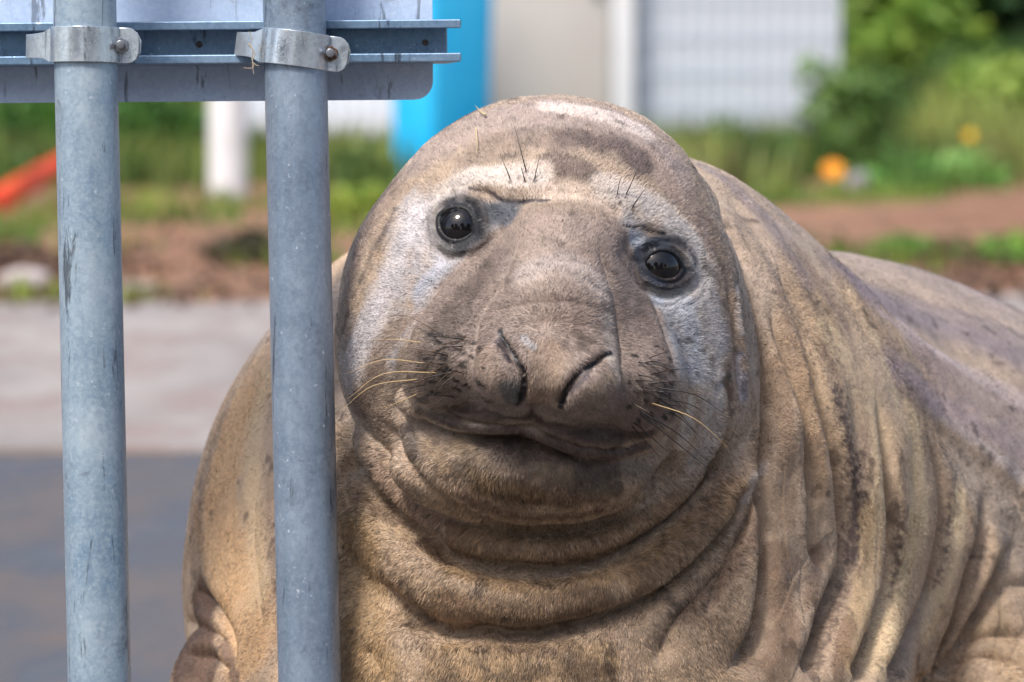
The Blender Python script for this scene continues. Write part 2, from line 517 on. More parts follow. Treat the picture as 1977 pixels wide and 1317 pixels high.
FE = [(1790, 800), (1804, 859), (1817, 950), (1809, 1051), (1786, 1136), (1748, 1239), (1715, 1312)]
FF = [(1902, 930), (1898, 981), (1891, 1037), (1865, 1112), (1832, 1206), (1785, 1312)]
FG = [(1960, 1030), (1949, 1061), (1921, 1107), (1893, 1168), (1856, 1239), (1815, 1312)]
crease(CR1, 20, 7, 4, fade=(.1, .1), lift=3)
crease(CR2, 25, 8, 6, fade=(.06, .1), lift=5)
crease(CR3, 24, 10, 8, fade=(.15, .1), lift=5)
crease(FA, 26, 11, 19, fade=(.12, .08), lift=-6)
crease(FB, 19, 10, 18, fade=(.3, .15), lift=-6)
crease(FC, 24, 11, 19, fade=(.3, .05), lift=-6)
crease(FD, 22, 11, 20, fade=(.3, .05), lift=-6)
crease(FE, 22, 12, 20, fade=(.3, .05), lift=-6)
crease(FF, 19, 11, 19, fade=(.3, .05), lift=-6)
crease(FG, 18, 10, 18, fade=(.3, .05), lift=-6)
renormal()
crease([(1270, 1290), (1312, 1187), (1373, 1120), (1397, 1085), (1434, 1025), (1470, 930)], 12, 11, 6, fade=(.1, .1))
crease([(1366, 1180), (1384, 1140), (1390, 1100)], 6, 7, 2)
crease([(1840, 1242), (1903, 1229), (1985, 1224)], 8, 9, 4, fade=(.1, 0))
crease([(1810, 1292), (1893, 1267), (1985, 1282)], 8, 9, 4, fade=(.1, 0))
crease([(1900, 1150), (1945, 1130), (1990, 1128)], 5, 9, 3, fade=(.2, 0))
# long soft undulations of the neck, running back over the shoulder
for pts, dp, wd in (([(1400, 350), (1460, 440), (1530, 560), (1600, 700), (1650, 820)], 5, 14), ([(1450, 370), (1530, 460), (1620, 590), (1690, 720)], 4, 15),
                    ([(1560, 470), (1660, 600), (1750, 740), (1860, 860), (1977, 960)], 6, 24), ([(1420, 400), (1470, 500), (1500, 590)], 5, 12),
                    ([(1640, 700), (1660, 820), (1668, 950), (1655, 1100)], 4, 14), ([(1752, 820), (1766, 920), (1760, 1040), (1735, 1150)], 3, 12),
                    ([(1845, 900), (1852, 970), (1838, 1060)], 3, 11), ([(1680, 560), (1780, 640), (1900, 700)], 4, 25), ([(1760, 600), (1860, 680), (1977, 740)], 4, 25)):
    ridge(pts, -dp, wd * .9, fade=(.3, .3))
ridge([(1570, 470), (1640, 560), (1720, 690), (1800, 790), (1900, 870), (1977, 925)], 5, 20, fade=(.2, .1))
# left shoulder and flipper
for pts, dp, wd in (([(500, 700), (455, 830), (440, 960), (450, 1080)], 3, 14), ([(520, 800), (490, 950), (488, 1100), (510, 1250)], 3, 12),
                    ([(370, 1135), (410, 1175), (430, 1215), (455, 1290)], 14, 12), ([(352, 1205), (400, 1215), (435, 1250)], 9, 9), ([(340, 1262), (395, 1262), (440, 1300)], 9, 9),
                    ([(690, 1000), (660, 1090), (650, 1200)], 4, 14), ([(700, 1240), (730, 1290), (735, 1330)], 5, 14), ([(670, 870), (668, 950), (690, 1060)], 4, 12)):
    crease(pts, dp, wd, dp * .4, fade=(.2, .2))
# face
renormal()
crease([(1004, 397), (963, 444), (906, 490), (853, 543), (822, 589), (792, 634), (781, 690), (783, 725)], 4, 5, 1, fade=(.2, .3))
crease([(1208, 437), (1216, 479), (1243, 534), (1267, 577), (1285, 633), (1299, 680), (1308, 720), (1313, 780)], 4, 5, 1, fade=(.2, .3))
crease([(1010, 440), (975, 520), (945, 575), (922, 630), (912, 690), (920, 745)], 4, 10, 1); crease([(1150, 450), (1172, 520), (1192, 590), (1203, 665), (1206, 735), (1194, 785)], 5, 8, 1)
crease([(865, 782), (900, 783), (942, 785), (996, 788), (1044, 787), (1066, 799), (1091, 810), (1134, 820), (1166, 822), (1205, 815)], 5, 3.2, 0, fade=(.15, .2))
crease([(800, 775), (860, 801), (901, 817), (948, 825), (1018, 828), (1042, 840), (1089, 857), (1135, 871), (1182, 874), (1215, 870), (1252, 850)], 12, 3.2, 1, fade=(.15, .15))
crease([(1029, 788), (1026, 806), (1020, 828)], 8, 4, 0, fade=(.1, .1))
crease([(1048, 745), (1052, 770), (1048, 790)], 4, 9, 0, fade=(.5, 0))
crease([(784, 700), (786, 728), (802, 757), (832, 777), (868, 787), (915, 790)], 8, 5, 2, fade=(.3, .25), lift=4)
crease([(1180, 832), (1225, 836), (1270, 828), (1302, 808), (1316, 775), (1314, 740)], 8, 5, 2, fade=(.25, .3), lift=4)
# nostrils
NL = [(962, 638), (974, 661), (987, 680), (1002, 703), (1013, 725), (1013, 750), (1006, 771), (1002, 782)]
NR = [(1178, 680), (1151, 699), (1125, 716), (1104, 737), (1089, 759), (1079, 784)]
crease(NL, 10, 4.6, 3.5, reach=30, fade=(.3, .08)); crease(NR, 10, 4.6, 3.5, reach=30, fade=(.3, .08))
nw = np.zeros(len(V))
for nl in (NL, NR):
    i, d, t, s_ = near_curve(curve3(nl), .014); nw[i] = np.maximum(nw[i], np.clip(1.4 - d / .010, 0, 1))
V = relax(V, EDG, 3, .5, nw); renormal()
crease(NL, 6, 2.4, 0, reach=14, fade=(.25, .08)); crease(NR, 6, 2.4, 0, reach=14, fade=(.25, .08))
V = relax(V, EDG, 2, .5, nw)
crease([(948, 986), (995, 993), (1032, 990)], 3, 4, 1)
# brow, cheek and mouth-corner wrinkles
for pts, dp, wd in (([(910, 360), (944, 371), (971, 389), (992, 393), (1030, 384), (1065, 386)], 2.5, 4), ([(1010, 385), (1080, 372), (1150, 386), (1205, 430)], 2, 8),
                    ([(832, 440), (835, 462), (848, 486), (869, 495), (889, 490), (908, 478)], 3.6, 3.5), ([(1236, 540), (1262, 566), (1287, 572), (1318, 560), (1345, 535)], 3.8, 3.4),
                    ([(1252, 572), (1285, 590), (1330, 572), (1362, 538)], 2.4, 3.4), ([(1300, 600), (1345, 580), (1375, 550)], 1.8, 3.5), ([(842, 410), (852, 392), (872, 381), (898, 382), (922, 400)], 3, 3.6),
                    ([(1225, 505), (1243, 478), (1283, 462), (1320, 472), (1343, 496)], 3.2, 3.6),
                    ([(1400, 540), (1418, 620), (1425, 700), (1440, 790)], 5, 5), ([(1380, 760), (1405, 740), (1420, 790)], 4, 4),
                    ([(760, 420), (715, 520), (680, 610), (655, 700)], 3, 7), ([(1316, 790), (1305, 840), (1275, 890)], 4, 5), ([(1388, 790), (1370, 850), (1330, 920)], 5, 7),
                    ([(740, 770), (770, 800), (800, 850)], 3, 6), ([(820, 800), (835, 850), (860, 900)], 2, 8), ([(1120, 880), (1160, 920), (1190, 930)], 2.5, 8),
                    ([(935, 570), (1000, 540), (1070, 528), (1140, 545), (1185, 580)], 2.0, 6), ([(940, 605), (1010, 587), (1090, 582), (1190, 610)], 1.8, 5), ([(990, 500), (1070, 474), (1150, 500)], 1.8, 7), ([(960, 535), (1040, 506), (1130, 512), (1175, 540)], 1.6, 5), ([(960, 640), (1040, 622), (1120, 625), (1190, 648)], 1.4, 5)):
    crease(pts, dp, wd, dp * .35)
ridge([(1412, 545), (1430, 640), (1440, 720), (1440, 775)], 4, 7)
renormal(1)
# small unevenness of the hide
nz = fbm(V, .09, 3, 2) * .0022 + fbm(V, .022, 5, 2) * .0007
low = np.clip((-.03 - V[:, 1]) / .1, 0, 1)
st = V.copy(); st[:, 1] *= .22
nz = nz + vnoise(st, .02, 9) * .0006 * low
V = V + N * nz[:, None]
renormal()

# ---- eyes: lids close round the eyeball
EYES = []
def make_eye(cx, cy, a, bu, bl, tilt, R, sink, look):
    global V
    c0 = V[PICK(cx, cy)]
    k = np.linalg.norm(V - c0, axis=1) < .035
    n = N[k].mean(0); n = n / np.linalg.norm(n)
    n = n * (1 - look) + np.array([0, 0, -1.0]) * look; n /= np.linalg.norm(n)
    ex = np.array([math.cos(tilt), -math.sin(tilt), 0.0]); ex -= n * (ex @ n); ex /= np.linalg.norm(ex)
    ey = np.cross(n, ex); ey = ey if ey[1] > 0 else -ey
    C = c0 - n * (R - sink)
    s = K * (REF_D + c0[2])
    i = np.where(np.linalg.norm(V - c0, axis=1) < .08)[0]
    q = V[i] - C
    x, y = q @ ex / (a * s), q @ ey / s
    y = np.abs(y) / np.where(y > 0, bu, bl)
    r1 = np.sqrt(x * x + y * y); r2 = (y + np.sqrt(y * y + 4 * x * x)) / 2      # between an ellipse and an almond
    rr = .35 * r1 + .65 * r2
    u = q / np.linalg.norm(q, axis=1, keepdims=True)
    P = V[i]
    P = P - N[i] * (.0035 * np.exp(-((rr - 2.25) / .5) ** 2))[:, None]
    on = C + u * (R + .0020)
    wl = np.clip((1.75 - rr) / .6, 0, 1); wl = wl * wl * (3 - 2 * wl)
    P = P + (on - P) * wl[:, None]
    lid = .0008 * np.exp(-((rr - 1.20) / .16) ** 2) - .0016 * np.exp(-((rr - 1.46) / .10) ** 2) + .0014 * np.exp(-((rr - 1.64) / .12) ** 2)
    P = P + u * lid[:, None]
    win = np.clip((1.0 - rr) / .09, 0, 1)
    V[i] = P + (C + u * R * .80 - P) * win[:, None]
    EYES.append((C, n, ex, ey, R, a * s, bu * s, rr, i))
make_eye(879, 433, 41, 35, 31, .5, .0280, .0012, .45)
make_eye(1285, 508, 45, 28, 25, .1, .0280, .0012, .45)
renormal()
print('sculpted', round(time.time() - T0, 1))

# ---- pigment of hide and coat, some light and shade painted in
COLV = np.empty((len(V), 3))
n1 = fbm(V, .16, 21, 3); n2 = fbm(V, .05, 22, 3); n3 = fbm(V, .012, 23, 2)
def mixc(a, b, f): return a + (b - a) * f[:, None]
COLV[:] = hexc('a9947c')
COLV = mixc(COLV, hexc('87745f'), np.clip(n1 * .9 + n2 * .5, 0, 1))
COLV = mixc(COLV, hexc('c4ab88'), np.clip(-n1 * .8 + n2 * .5, 0, 1))
f = np.clip((V[:, 2] - .55) / .4, 0, 1) * np.clip((V[:, 1] + .25) / .2, 0, 1)
COLV = mixc(COLV, hexc('94868a'), f * np.clip(.65 + n2 * .6, 0, 1))
RAG = n2 * .5 + n3 * .5
STP = vnoise(V, .0045, 141) * .6 + vnoise(V, .0022, 142) * .6
def paint(pts, rad, h, op=1.0, soft=.6, rag=.35, stipple=False):
    """pigment along a stroke, radius in pixels at the face, ragged edge"""
    global COLV
    C = curve3(pts, 3) if len(pts) > 1 else V[[PICK(*pts[0])] * 2]
    if len(pts) == 1: C[1] += 1e-5
    r = rad * .0005
    i, d, t, s = near_curve(C, r * 1.5)
    x = d / r + rag * (STP[i] if stipple else RAG[i])
    f = np.clip((1 - x) / soft, 0, 1); f = f * f * (3 - 2 * f) * op
    COLV[i] += (hexc(h) - COLV[i]) * f[:, None]
P_ = paint
# back and far shoulder
P_([(1640, 540), (1800, 600), (1977, 660)], 90, '8f7f7c', .8); P_([(1780, 680), (1900, 760), (1977, 820)], 95, '96857f', .8)
P_([(1700, 600), (1850, 700), (1977, 760)], 35, 'b09f9b', .7, .9); P_([(1800, 780), (1900, 860), (1977, 920)], 30, 'bdb2aa', .8, .9)
P_([(1850, 900), (1930, 980), (1977, 1060)], 90, 'a89a8a', .7)
P_([(1620, 520), (1760, 600), (1977, 690)], 85, '8c7d80', .9, .9); P_([(1700, 690), (1850, 790), (1977, 870)], 75, '98898a', .85, .9); P_([(1740, 620), (1870, 720), (1977, 780)], 26, 'b3a4a4', .7, 1.0)
P_([(1360, 320), (1430, 370), (1520, 450)], 40, '9a8c8a', .7, .9)
# neck
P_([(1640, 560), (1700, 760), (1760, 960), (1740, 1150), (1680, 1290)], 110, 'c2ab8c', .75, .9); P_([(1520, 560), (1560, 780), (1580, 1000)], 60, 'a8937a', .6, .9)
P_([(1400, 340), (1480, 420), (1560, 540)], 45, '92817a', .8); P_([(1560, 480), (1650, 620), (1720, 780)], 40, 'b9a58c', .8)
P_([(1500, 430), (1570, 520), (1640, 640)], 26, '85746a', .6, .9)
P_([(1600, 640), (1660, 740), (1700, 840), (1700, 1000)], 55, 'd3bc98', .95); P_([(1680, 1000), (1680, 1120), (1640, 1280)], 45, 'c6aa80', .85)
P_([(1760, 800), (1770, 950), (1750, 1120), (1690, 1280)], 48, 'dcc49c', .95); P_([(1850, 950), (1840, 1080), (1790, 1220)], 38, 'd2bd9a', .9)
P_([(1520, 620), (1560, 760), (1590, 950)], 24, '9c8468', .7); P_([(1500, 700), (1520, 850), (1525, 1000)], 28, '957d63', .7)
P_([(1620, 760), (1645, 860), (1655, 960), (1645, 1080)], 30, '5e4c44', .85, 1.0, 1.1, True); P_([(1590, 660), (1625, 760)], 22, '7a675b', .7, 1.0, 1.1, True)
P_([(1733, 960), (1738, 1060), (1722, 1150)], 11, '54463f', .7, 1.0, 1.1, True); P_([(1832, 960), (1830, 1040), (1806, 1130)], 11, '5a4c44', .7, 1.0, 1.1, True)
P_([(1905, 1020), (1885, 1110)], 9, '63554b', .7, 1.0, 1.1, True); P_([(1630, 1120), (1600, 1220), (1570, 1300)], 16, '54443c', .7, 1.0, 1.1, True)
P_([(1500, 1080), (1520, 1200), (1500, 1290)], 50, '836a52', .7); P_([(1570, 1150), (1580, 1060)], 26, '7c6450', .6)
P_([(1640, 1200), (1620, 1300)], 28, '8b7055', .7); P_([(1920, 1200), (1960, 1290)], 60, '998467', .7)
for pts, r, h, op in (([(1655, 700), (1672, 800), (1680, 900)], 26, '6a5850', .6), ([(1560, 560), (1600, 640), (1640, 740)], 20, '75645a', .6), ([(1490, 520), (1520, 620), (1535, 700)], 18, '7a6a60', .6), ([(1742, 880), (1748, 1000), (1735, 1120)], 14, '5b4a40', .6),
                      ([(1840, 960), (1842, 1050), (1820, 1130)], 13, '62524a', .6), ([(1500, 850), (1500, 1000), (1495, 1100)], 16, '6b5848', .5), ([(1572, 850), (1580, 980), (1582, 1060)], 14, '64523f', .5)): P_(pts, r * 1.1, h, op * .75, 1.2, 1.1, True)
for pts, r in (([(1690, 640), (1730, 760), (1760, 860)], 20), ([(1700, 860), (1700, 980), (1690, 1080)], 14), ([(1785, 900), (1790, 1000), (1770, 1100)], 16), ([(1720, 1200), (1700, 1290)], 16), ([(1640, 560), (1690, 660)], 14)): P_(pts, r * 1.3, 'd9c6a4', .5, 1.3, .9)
# left shoulder and flipper
P_([(640, 500), (560, 620), (480, 760), (430, 900), (420, 1050), (470, 1250)], 130, 'd6b182', .95); P_([(520, 700), (480, 900), (500, 1150)], 60, 'dfc498', .6, .9)
P_([(610, 800), (600, 1000), (610, 1250)], 50, 'b5976c', .6, .9); P_([(375, 980), (395, 1100)], 22, 'a5865c', .6, .9)
P_([(385, 1170), (365, 1250), (390, 1330)], 88, '66503f', .97, .35, .12); P_([(365, 1230), (350, 1300)], 45, '5d4a3c', .9, .5, .1); P_([(430, 1240), (460, 1330)], 22, '7d6554', .8)
# throat
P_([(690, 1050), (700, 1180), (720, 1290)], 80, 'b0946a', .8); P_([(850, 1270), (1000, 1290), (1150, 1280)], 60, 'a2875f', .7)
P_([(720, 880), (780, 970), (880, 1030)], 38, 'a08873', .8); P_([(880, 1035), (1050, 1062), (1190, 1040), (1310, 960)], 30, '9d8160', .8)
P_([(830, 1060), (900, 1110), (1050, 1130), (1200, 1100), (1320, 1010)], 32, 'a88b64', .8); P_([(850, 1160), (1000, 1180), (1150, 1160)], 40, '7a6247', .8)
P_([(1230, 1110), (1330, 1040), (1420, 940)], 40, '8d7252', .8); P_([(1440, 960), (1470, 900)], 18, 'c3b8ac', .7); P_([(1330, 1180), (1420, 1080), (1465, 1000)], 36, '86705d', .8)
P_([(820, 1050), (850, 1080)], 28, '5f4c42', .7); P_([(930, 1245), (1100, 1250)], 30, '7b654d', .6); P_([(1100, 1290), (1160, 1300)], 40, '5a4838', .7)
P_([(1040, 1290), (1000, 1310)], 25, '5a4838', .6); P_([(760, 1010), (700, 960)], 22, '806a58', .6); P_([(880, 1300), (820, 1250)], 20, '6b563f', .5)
# head
P_([(760, 350), (690, 480), (655, 620)], 48, '9b8472', .9); P_([(820, 290), (950, 230), (1080, 210), (1200, 240), (1300, 320)], 90, 'a4938a', .95)
P_([(950, 280), (900, 320)], 60, '96826f', .8); P_([(1060, 205), (1160, 220), (1240, 250)], 34, 'd0c4bc', .9); P_([(1240, 300), (1310, 370), (1360, 470)], 46, 'ab9484', .8)
P_([(1090, 265), (1180, 275), (1240, 310)], 46, '5f4e4c', .85, .8); P_([(1060, 310), (1140, 330)], 36, '6f5c54', .8); P_([(1000, 260), (1080, 275)], 30, '7d6a62', .6)
P_([(850, 375), (890, 345), (960, 335), (1040, 345)], 30, 'dcd4ca', .95); P_([(980, 330), (1050, 325)], 26, 'd3c3b3', .8)
P_([(1040, 370), (1120, 375), (1190, 400)], 34, 'c9b5a0', .8); P_([(1170, 360), (1250, 390), (1310, 440)], 42, 'ddd2c6', .95); P_([(1320, 420), (1350, 480), (1375, 520)], 24, 'c0a78c', .8)
P_([(1300, 430), (1340, 470), (1350, 490)], 30, 'e6e4e2', .95); P_([(1190, 350), (1210, 370)], 24, 'e4d6c6', .7)
P_([(1375, 430), (1410, 540), (1440, 660)], 26, '9b8268', .8)
# cheeks
P_([(870, 400), (850, 500), (800, 600), (760, 690)], 75, 'aaa8ac', .9, .9, .8); P_([(960, 420), (900, 480), (850, 540)], 40, '949aa4', .85, .9, .7)
P_([(1215, 445), (1235, 510), (1280, 600), (1320, 700)], 60, '9fa8b2', .9, .9, .8); P_([(1340, 520), (1370, 580), (1390, 660)], 50, 'a6a7ac', .9, .8)
P_([(800, 400), (760, 500), (710, 620), (665, 730)], 62, 'b8b5b6', .95, .9, .7); P_([(810, 450), (800, 520), (770, 570)], 50, 'abadb4', .8, .9, .7); P_([(735, 600), (700, 680)], 50, 'c0bdc0', .7)
P_([(850, 515), (800, 570)], 26, 'a2a9b6', .6, .9); P_([(790, 620), (740, 660), (720, 720)], 34, '97826f', .8); P_([(690, 740), (660, 690)], 26, 'b2aaa4', .7); P_([(730, 720), (690, 790)], 34, '7d6958', .8)
P_([(1230, 460), (1245, 500)], 34, '93a0ae', .9, .8, .6); P_([(1290, 570), (1330, 620), (1340, 690)], 52, 'a6adb6', .85, .9, .8); P_([(1360, 520), (1375, 600), (1370, 700)], 46, 'aaa8a6', .8, .9, .8)
P_([(1370, 700), (1380, 800), (1350, 880)], 48, 'b3aca2', .85); P_([(1330, 780), (1320, 860)], 22, 'cfc9bd', .8); P_([(1300, 620), (1305, 690)], 20, 'b2b6bc', .6, .9)
P_([(1425, 560), (1430, 640)], 12, 'c9bcae', .9, .4); P_([(1432, 690), (1440, 760)], 17, '8d8790', .95, .3); P_([(1428, 690), (1430, 770)], 8, 'b9b4bb', .9, .4); P_([(1405, 730), (1412, 800)], 16, '75604b', .8)
P_([(1440, 700), (1462, 800), (1465, 900)], 20, '9a8164', .8)
# muzzle and nose
pxv = IMW / 2 + V[:, 0] / (K * (REF_D + V[:, 2])); pyv = IMH / 2 - V[:, 1] / (K * (REF_D + V[:, 2]))
rho = np.hypot(pxv - 1050, pyv - 620) / np.interp(np.arctan2(-(pyv - 620), pxv - 1050), *T_MUZ)
f = np.clip((1.02 + .06 * RAG - rho) / .06, 0, 1) * (V[:, 2] < -.03) * (N[:, 2] < .5) * np.clip((pyv - 385) / 50, 0, 1)
COLV = mixc(COLV, hexc('8c7a6e'), f * .97)
P_([(805, 640), (775, 700), (760, 740)], 36, '86745f', .8, .9)
P_([(1080, 430), (960, 500), (880, 600), (850, 700)], 66, '87766a', .5, .9); P_([(1180, 470), (1230, 570), (1265, 690), (1260, 770)], 46, '8d7c74', .5, .9)
P_([(870, 600), (830, 690)], 60, '5c4d43', .85, .9); P_([(960, 500), (890, 580)], 45, '6b5b52', .75, .9); P_([(900, 740), (840, 730)], 40, '7a6858', .7); P_([(1070, 480), (1090, 560), (1080, 660)], 110, '998679', .9)  # dark strokes on the left paint the muzzle's side shade into the brown
P_([(1040, 430), (1130, 430)], 40, 'a28e80', .8); P_([(1010, 530), (1090, 500), (1160, 560)], 42, 'b1a6a0', .7, .9); P_([(1175, 620), (1190, 720)], 26, 'aca398', .8); P_([(1060, 600), (1100, 620)], 60, '8d7563', .6, .9)
P_([(1060, 690), (1055, 760)], 52, '9d8468', .8); P_([(930, 690), (960, 750)], 40, '937d68', .7); P_([(1150, 770), (1180, 740)], 36, '9a876f', .7); P_([(1240, 780), (1270, 730)], 44, '847568', .7)
P_([(965, 655), (985, 690)], 12, '4d464d', .9); P_([(985, 750), (995, 775)], 24, '525a58', .85); P_([(1105, 750), (1140, 710)], 14, '57525a', .8); P_([(1090, 765)], 16, '5a5a52', .7); P_([(1010, 650), (1030, 665)], 10, 'a3a6ac', .8)
P_(NL, 11, '3a3336', .85, .8, .6); P_(NR, 11, '3a3336', .85, .8, .6); P_(NL, 6, '141213', .95, .5, .2); P_(NR, 6, '141213', .95, .5, .2)
# mouth and chin
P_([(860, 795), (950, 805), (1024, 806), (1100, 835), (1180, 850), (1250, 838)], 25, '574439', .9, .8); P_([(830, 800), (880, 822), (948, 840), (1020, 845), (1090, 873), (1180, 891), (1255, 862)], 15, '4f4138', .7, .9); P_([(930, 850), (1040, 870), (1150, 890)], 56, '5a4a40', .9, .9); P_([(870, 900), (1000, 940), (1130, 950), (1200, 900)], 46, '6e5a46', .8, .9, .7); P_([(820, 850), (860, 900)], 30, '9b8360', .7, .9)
P_([(880, 850), (920, 900)], 30, 'a58c63', .7); P_([(780, 830), (800, 870)], 22, '4f4440', .7); P_([(930, 940), (1040, 960)], 30, '7b6443', .9); P_([(1040, 905), (1100, 915)], 22, 'aa9672', .8); P_([(1120, 930), (1180, 930)], 32, '706450', .8)
P_([(1210, 890), (1250, 930)], 30, '93806a', .8); P_([(900, 960), (1000, 1000), (1150, 990)], 26, '8a705a', .8)
P_([(850, 812), (875, 823), (950, 830), (1011, 834), (1050, 850), (1090, 866), (1150, 876), (1203, 874), (1245, 860)], 17, '54433a', .85, .8, .3); P_([(800, 790), (850, 812)], 14, '5d4c41', .8)
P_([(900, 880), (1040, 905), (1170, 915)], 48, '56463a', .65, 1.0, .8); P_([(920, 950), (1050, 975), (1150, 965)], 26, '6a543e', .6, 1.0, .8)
P_([(805, 415), (770, 500), (725, 600), (680, 700)], 52, 'c3c5cd', .7, 1.0, .7); P_([(850, 505), (805, 565)], 24, 'a8b4c8', .7, .9, .5)
P_([(1222, 455), (1240, 500), (1270, 575)], 24, '9db2c8', .75, .9, .5); P_([(1320, 570), (1340, 640), (1350, 720)], 46, 'afbccb', .75, 1.0, .7); P_([(1365, 560), (1385, 680), (1385, 790)], 34, 'b9b8b8', .6, 1.0, .8)
P_([(870, 352), (960, 332), (1045, 340)], 22, 'ece6de', .8, 1.0, .6); P_([(1190, 365), (1270, 400), (1335, 455)], 28, 'ece8e4', .8, 1.0, .6); P_([(1050, 200), (1150, 210), (1240, 245)], 28, 'd8ccc6', .7, 1.0, .7)  # highlights of brow and crown painted over the pale hide
P_([(930, 520), (870, 600), (830, 690)], 40, '5f5046', .6, 1.0, .6); P_([(1240, 590), (1268, 680), (1265, 760)], 34, '6f5f56', .6, 1.0, .6)  # shade of the muzzle sides painted in as darker brown
# skin of the lids and the dark line at the eye corners
P_([(910, 405), (945, 415), (975, 415)], 30, '55606f', .95, .5); P_([(905, 420), (900, 455), (880, 470)], 28, '2c3038', .95, .5); P_([(868, 398), (895, 402)], 20, '333d4d', .95); P_([(850, 480), (880, 492)], 12, '82837a', .8)
P_([(840, 400), (838, 440)], 9, 'cfcabf', .8); P_([(880, 433)], 44, '22262d', .95, .35)
P_([(905, 362), (944, 371), (971, 388), (992, 394), (1025, 384), (1060, 386)], 6, '2f2a35', .9, .6, .6)
P_([(1285, 509)], 60, '3f4c60', .95, .5); P_([(1240, 520), (1285, 545), (1330, 525)], 16, '2b3546', .9); P_([(1285, 509)], 46, '161b24', .95, .3); P_([(1250, 470), (1290, 468)], 16, '596a80', .9)
P_([(1250, 560), (1290, 572), (1330, 556)], 12, '9a9a92', .8); P_([(1255, 535), (1290, 548), (1322, 532)], 7, '37557d', .8, .4, .1)
P_([(1203, 432), (1225, 438), (1240, 436), (1255, 447), (1285, 450)], 5, '2b2830', .95, .6, .6); P_([(1370, 470), (1392, 510), (1402, 540)], 7, '4a4544', .7, .8, .8)
P_([(760, 400), (745, 440), (700, 530), (660, 640)], 8, '4a4344', .6, .9, 1.3)
# follicles of the whisker pads
fr = random.Random(5)
for j in range(6):
    for i in range(4):
        x, y = 826 + 29 * i + 13 * (j % 2) + fr.uniform(-9, 9), 640 + 23 * j + 5 * i * (1 - .3 * j) + fr.uniform(-7, 7)
        if x < 935 and y < 780: P_([(x, y), (x + 8, y + 3)], fr.uniform(4.2, 6.2), '1c1614', .95, .7, .3)
        x, y = 1218 + 24 * i + 11 * (j % 2) + fr.uniform(-7, 7), 680 + 25 * j - 3 * i + fr.uniform(-8, 8)
        if x < 1302: P_([(x, y), (x + 3, y + 2)], fr.uniform(4.2, 6.4), '1c1716', .95, .7, .3)
for x, y in ((984, 347), (1000, 340), (1012, 330), (1012, 350), (1030, 347), (1190, 378), (1210, 378), (1200, 390), (1222, 396), (1224, 406)): P_([(x, y)], 6, '5a463e', .9, .6, .3)
for nl in (NL[2:], NR[1:]):
    for k in range(16):
        x, y = fr.choice(nl); P_([(x + fr.uniform(-11, 7), y + fr.uniform(-11, 9))], fr.uniform(2, 4.2), fr.choice(('c4b6aa', '9d9190', 'b8a48a')), .8, .6, .4)
# grit and flecks
P_([(895, 405), (930, 400), (965, 405), (990, 400)], 30, '4d5765', .8, .9, .5); P_([(900, 400), (925, 425), (915, 460), (890, 475)], 24, '1d2026', .9, .8, .4); P_([(935, 430), (925, 460)], 16, '2c313a', .8, .9, .5)
P_([(1245, 478), (1290, 462), (1330, 480), (1345, 505)], 15, '333d4b', .85, .9, .5); P_([(1250, 545), (1290, 558), (1330, 540)], 11, '2a3442', .85, .9, .4)
for C, n, ex, ey, R, a, b, rr, i in EYES:
    pass
for C, n, ex, ey, R, a, b, rr, i in EYES:
    COLV[i] += (hexc('0c0d11') - COLV[i]) * np.clip(((1.34 if C[0] < .05 else 1.18) + .12 * RAG[i] - rr) / .14, 0, 1)[:, None]
    COLV[i] += (hexc('171c25') - COLV[i]) * (.85 * np.clip((2.1 + .5 * RAG[i] - rr) / .7, 0, 1) * (rr > 1.1))[:, None]
sp = vnoise(V, .0035, 41) * .6 + vnoise(V, .0016, 42) * .5
blue = np.clip((COLV[:, 2] - COLV[:, 0] * .80) * 7, 0, 1)
front = np.clip(-V[:, 2] * 20 + 2, 0, 1)
f = np.clip((sp - .50) * 7, 0, 1) * np.clip(blue + .18, 0, 1) * front
COLV = mixc(COLV, hexc('2e2a2c'), f * .85)
f = np.clip((-sp - .5) * 6, 0, 1) * front * .2
COLV = mixc(COLV, hexc('ddd6d0'), f)
dirt = np.clip(vnoise(V, .03, 51) + vnoise(V, .008, 52) - .75, 0, 1) * 1.3
COLV = mixc(COLV, hexc('4b3d33'), np.clip(dirt, 0, .6))
lum = COLV @ np.array([.3, .5, .2]); keep = np.maximum(np.clip((-.14 - V[:, 0]) / .06, 0, 1) * np.clip((.0 - V[:, 1]) / .05, 0, 1), np.clip((-.09 + .2 * np.clip((V[:, 0] - .22) / .05, 0, 1) - V[:, 1]) / .06, 0, 1) * np.clip((.5 - V[:, 2]) / .1, 0, 1))
COLV = mixc(COLV, lum[:, None] * np.array([1.06, .99, .93]), .38 * (1 - .8 * keep))
COLV *= (1.22 + .1 * np.clip((-.17 - V[:, 0]) / .05, 0, 1) * np.clip((.1 - V[:, 1]) / .1, 0, 1) * np.clip((V[:, 1] + .30) / .05, 0, 1))[:, None] * (1 + n3 * .25)[:, None]  # left shoulder raised further: its light is put into the colour
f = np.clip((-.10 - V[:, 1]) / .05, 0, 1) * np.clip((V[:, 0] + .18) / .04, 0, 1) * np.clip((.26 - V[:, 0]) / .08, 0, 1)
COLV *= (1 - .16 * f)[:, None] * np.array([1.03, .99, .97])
COLV *= np.minimum(1, .72 / COLV.max(1))[:, None]
COLV = np.clip(COLV, .004, .9)
print('painted', round(time.time() - T0, 1))

WET = np.zeros(len(V))
for C, n, ex, ey, R, a, b, rr, i in EYES: WET[i] = np.maximum(WET[i], .35 * np.clip((1.2 - rr) / .3, 0, 1))
for nl, r in ((NL, .009), (NR, .009), ([(860, 806), (948, 822), (1020, 826), (1089, 852), (1182, 868), (1230, 862)], .010)):
    i, d, t, s_ = near_curve(curve3(nl), r); WET[i] = np.maximum(WET[i], .45 * np.clip(1.3 - d / r, 0, 1))
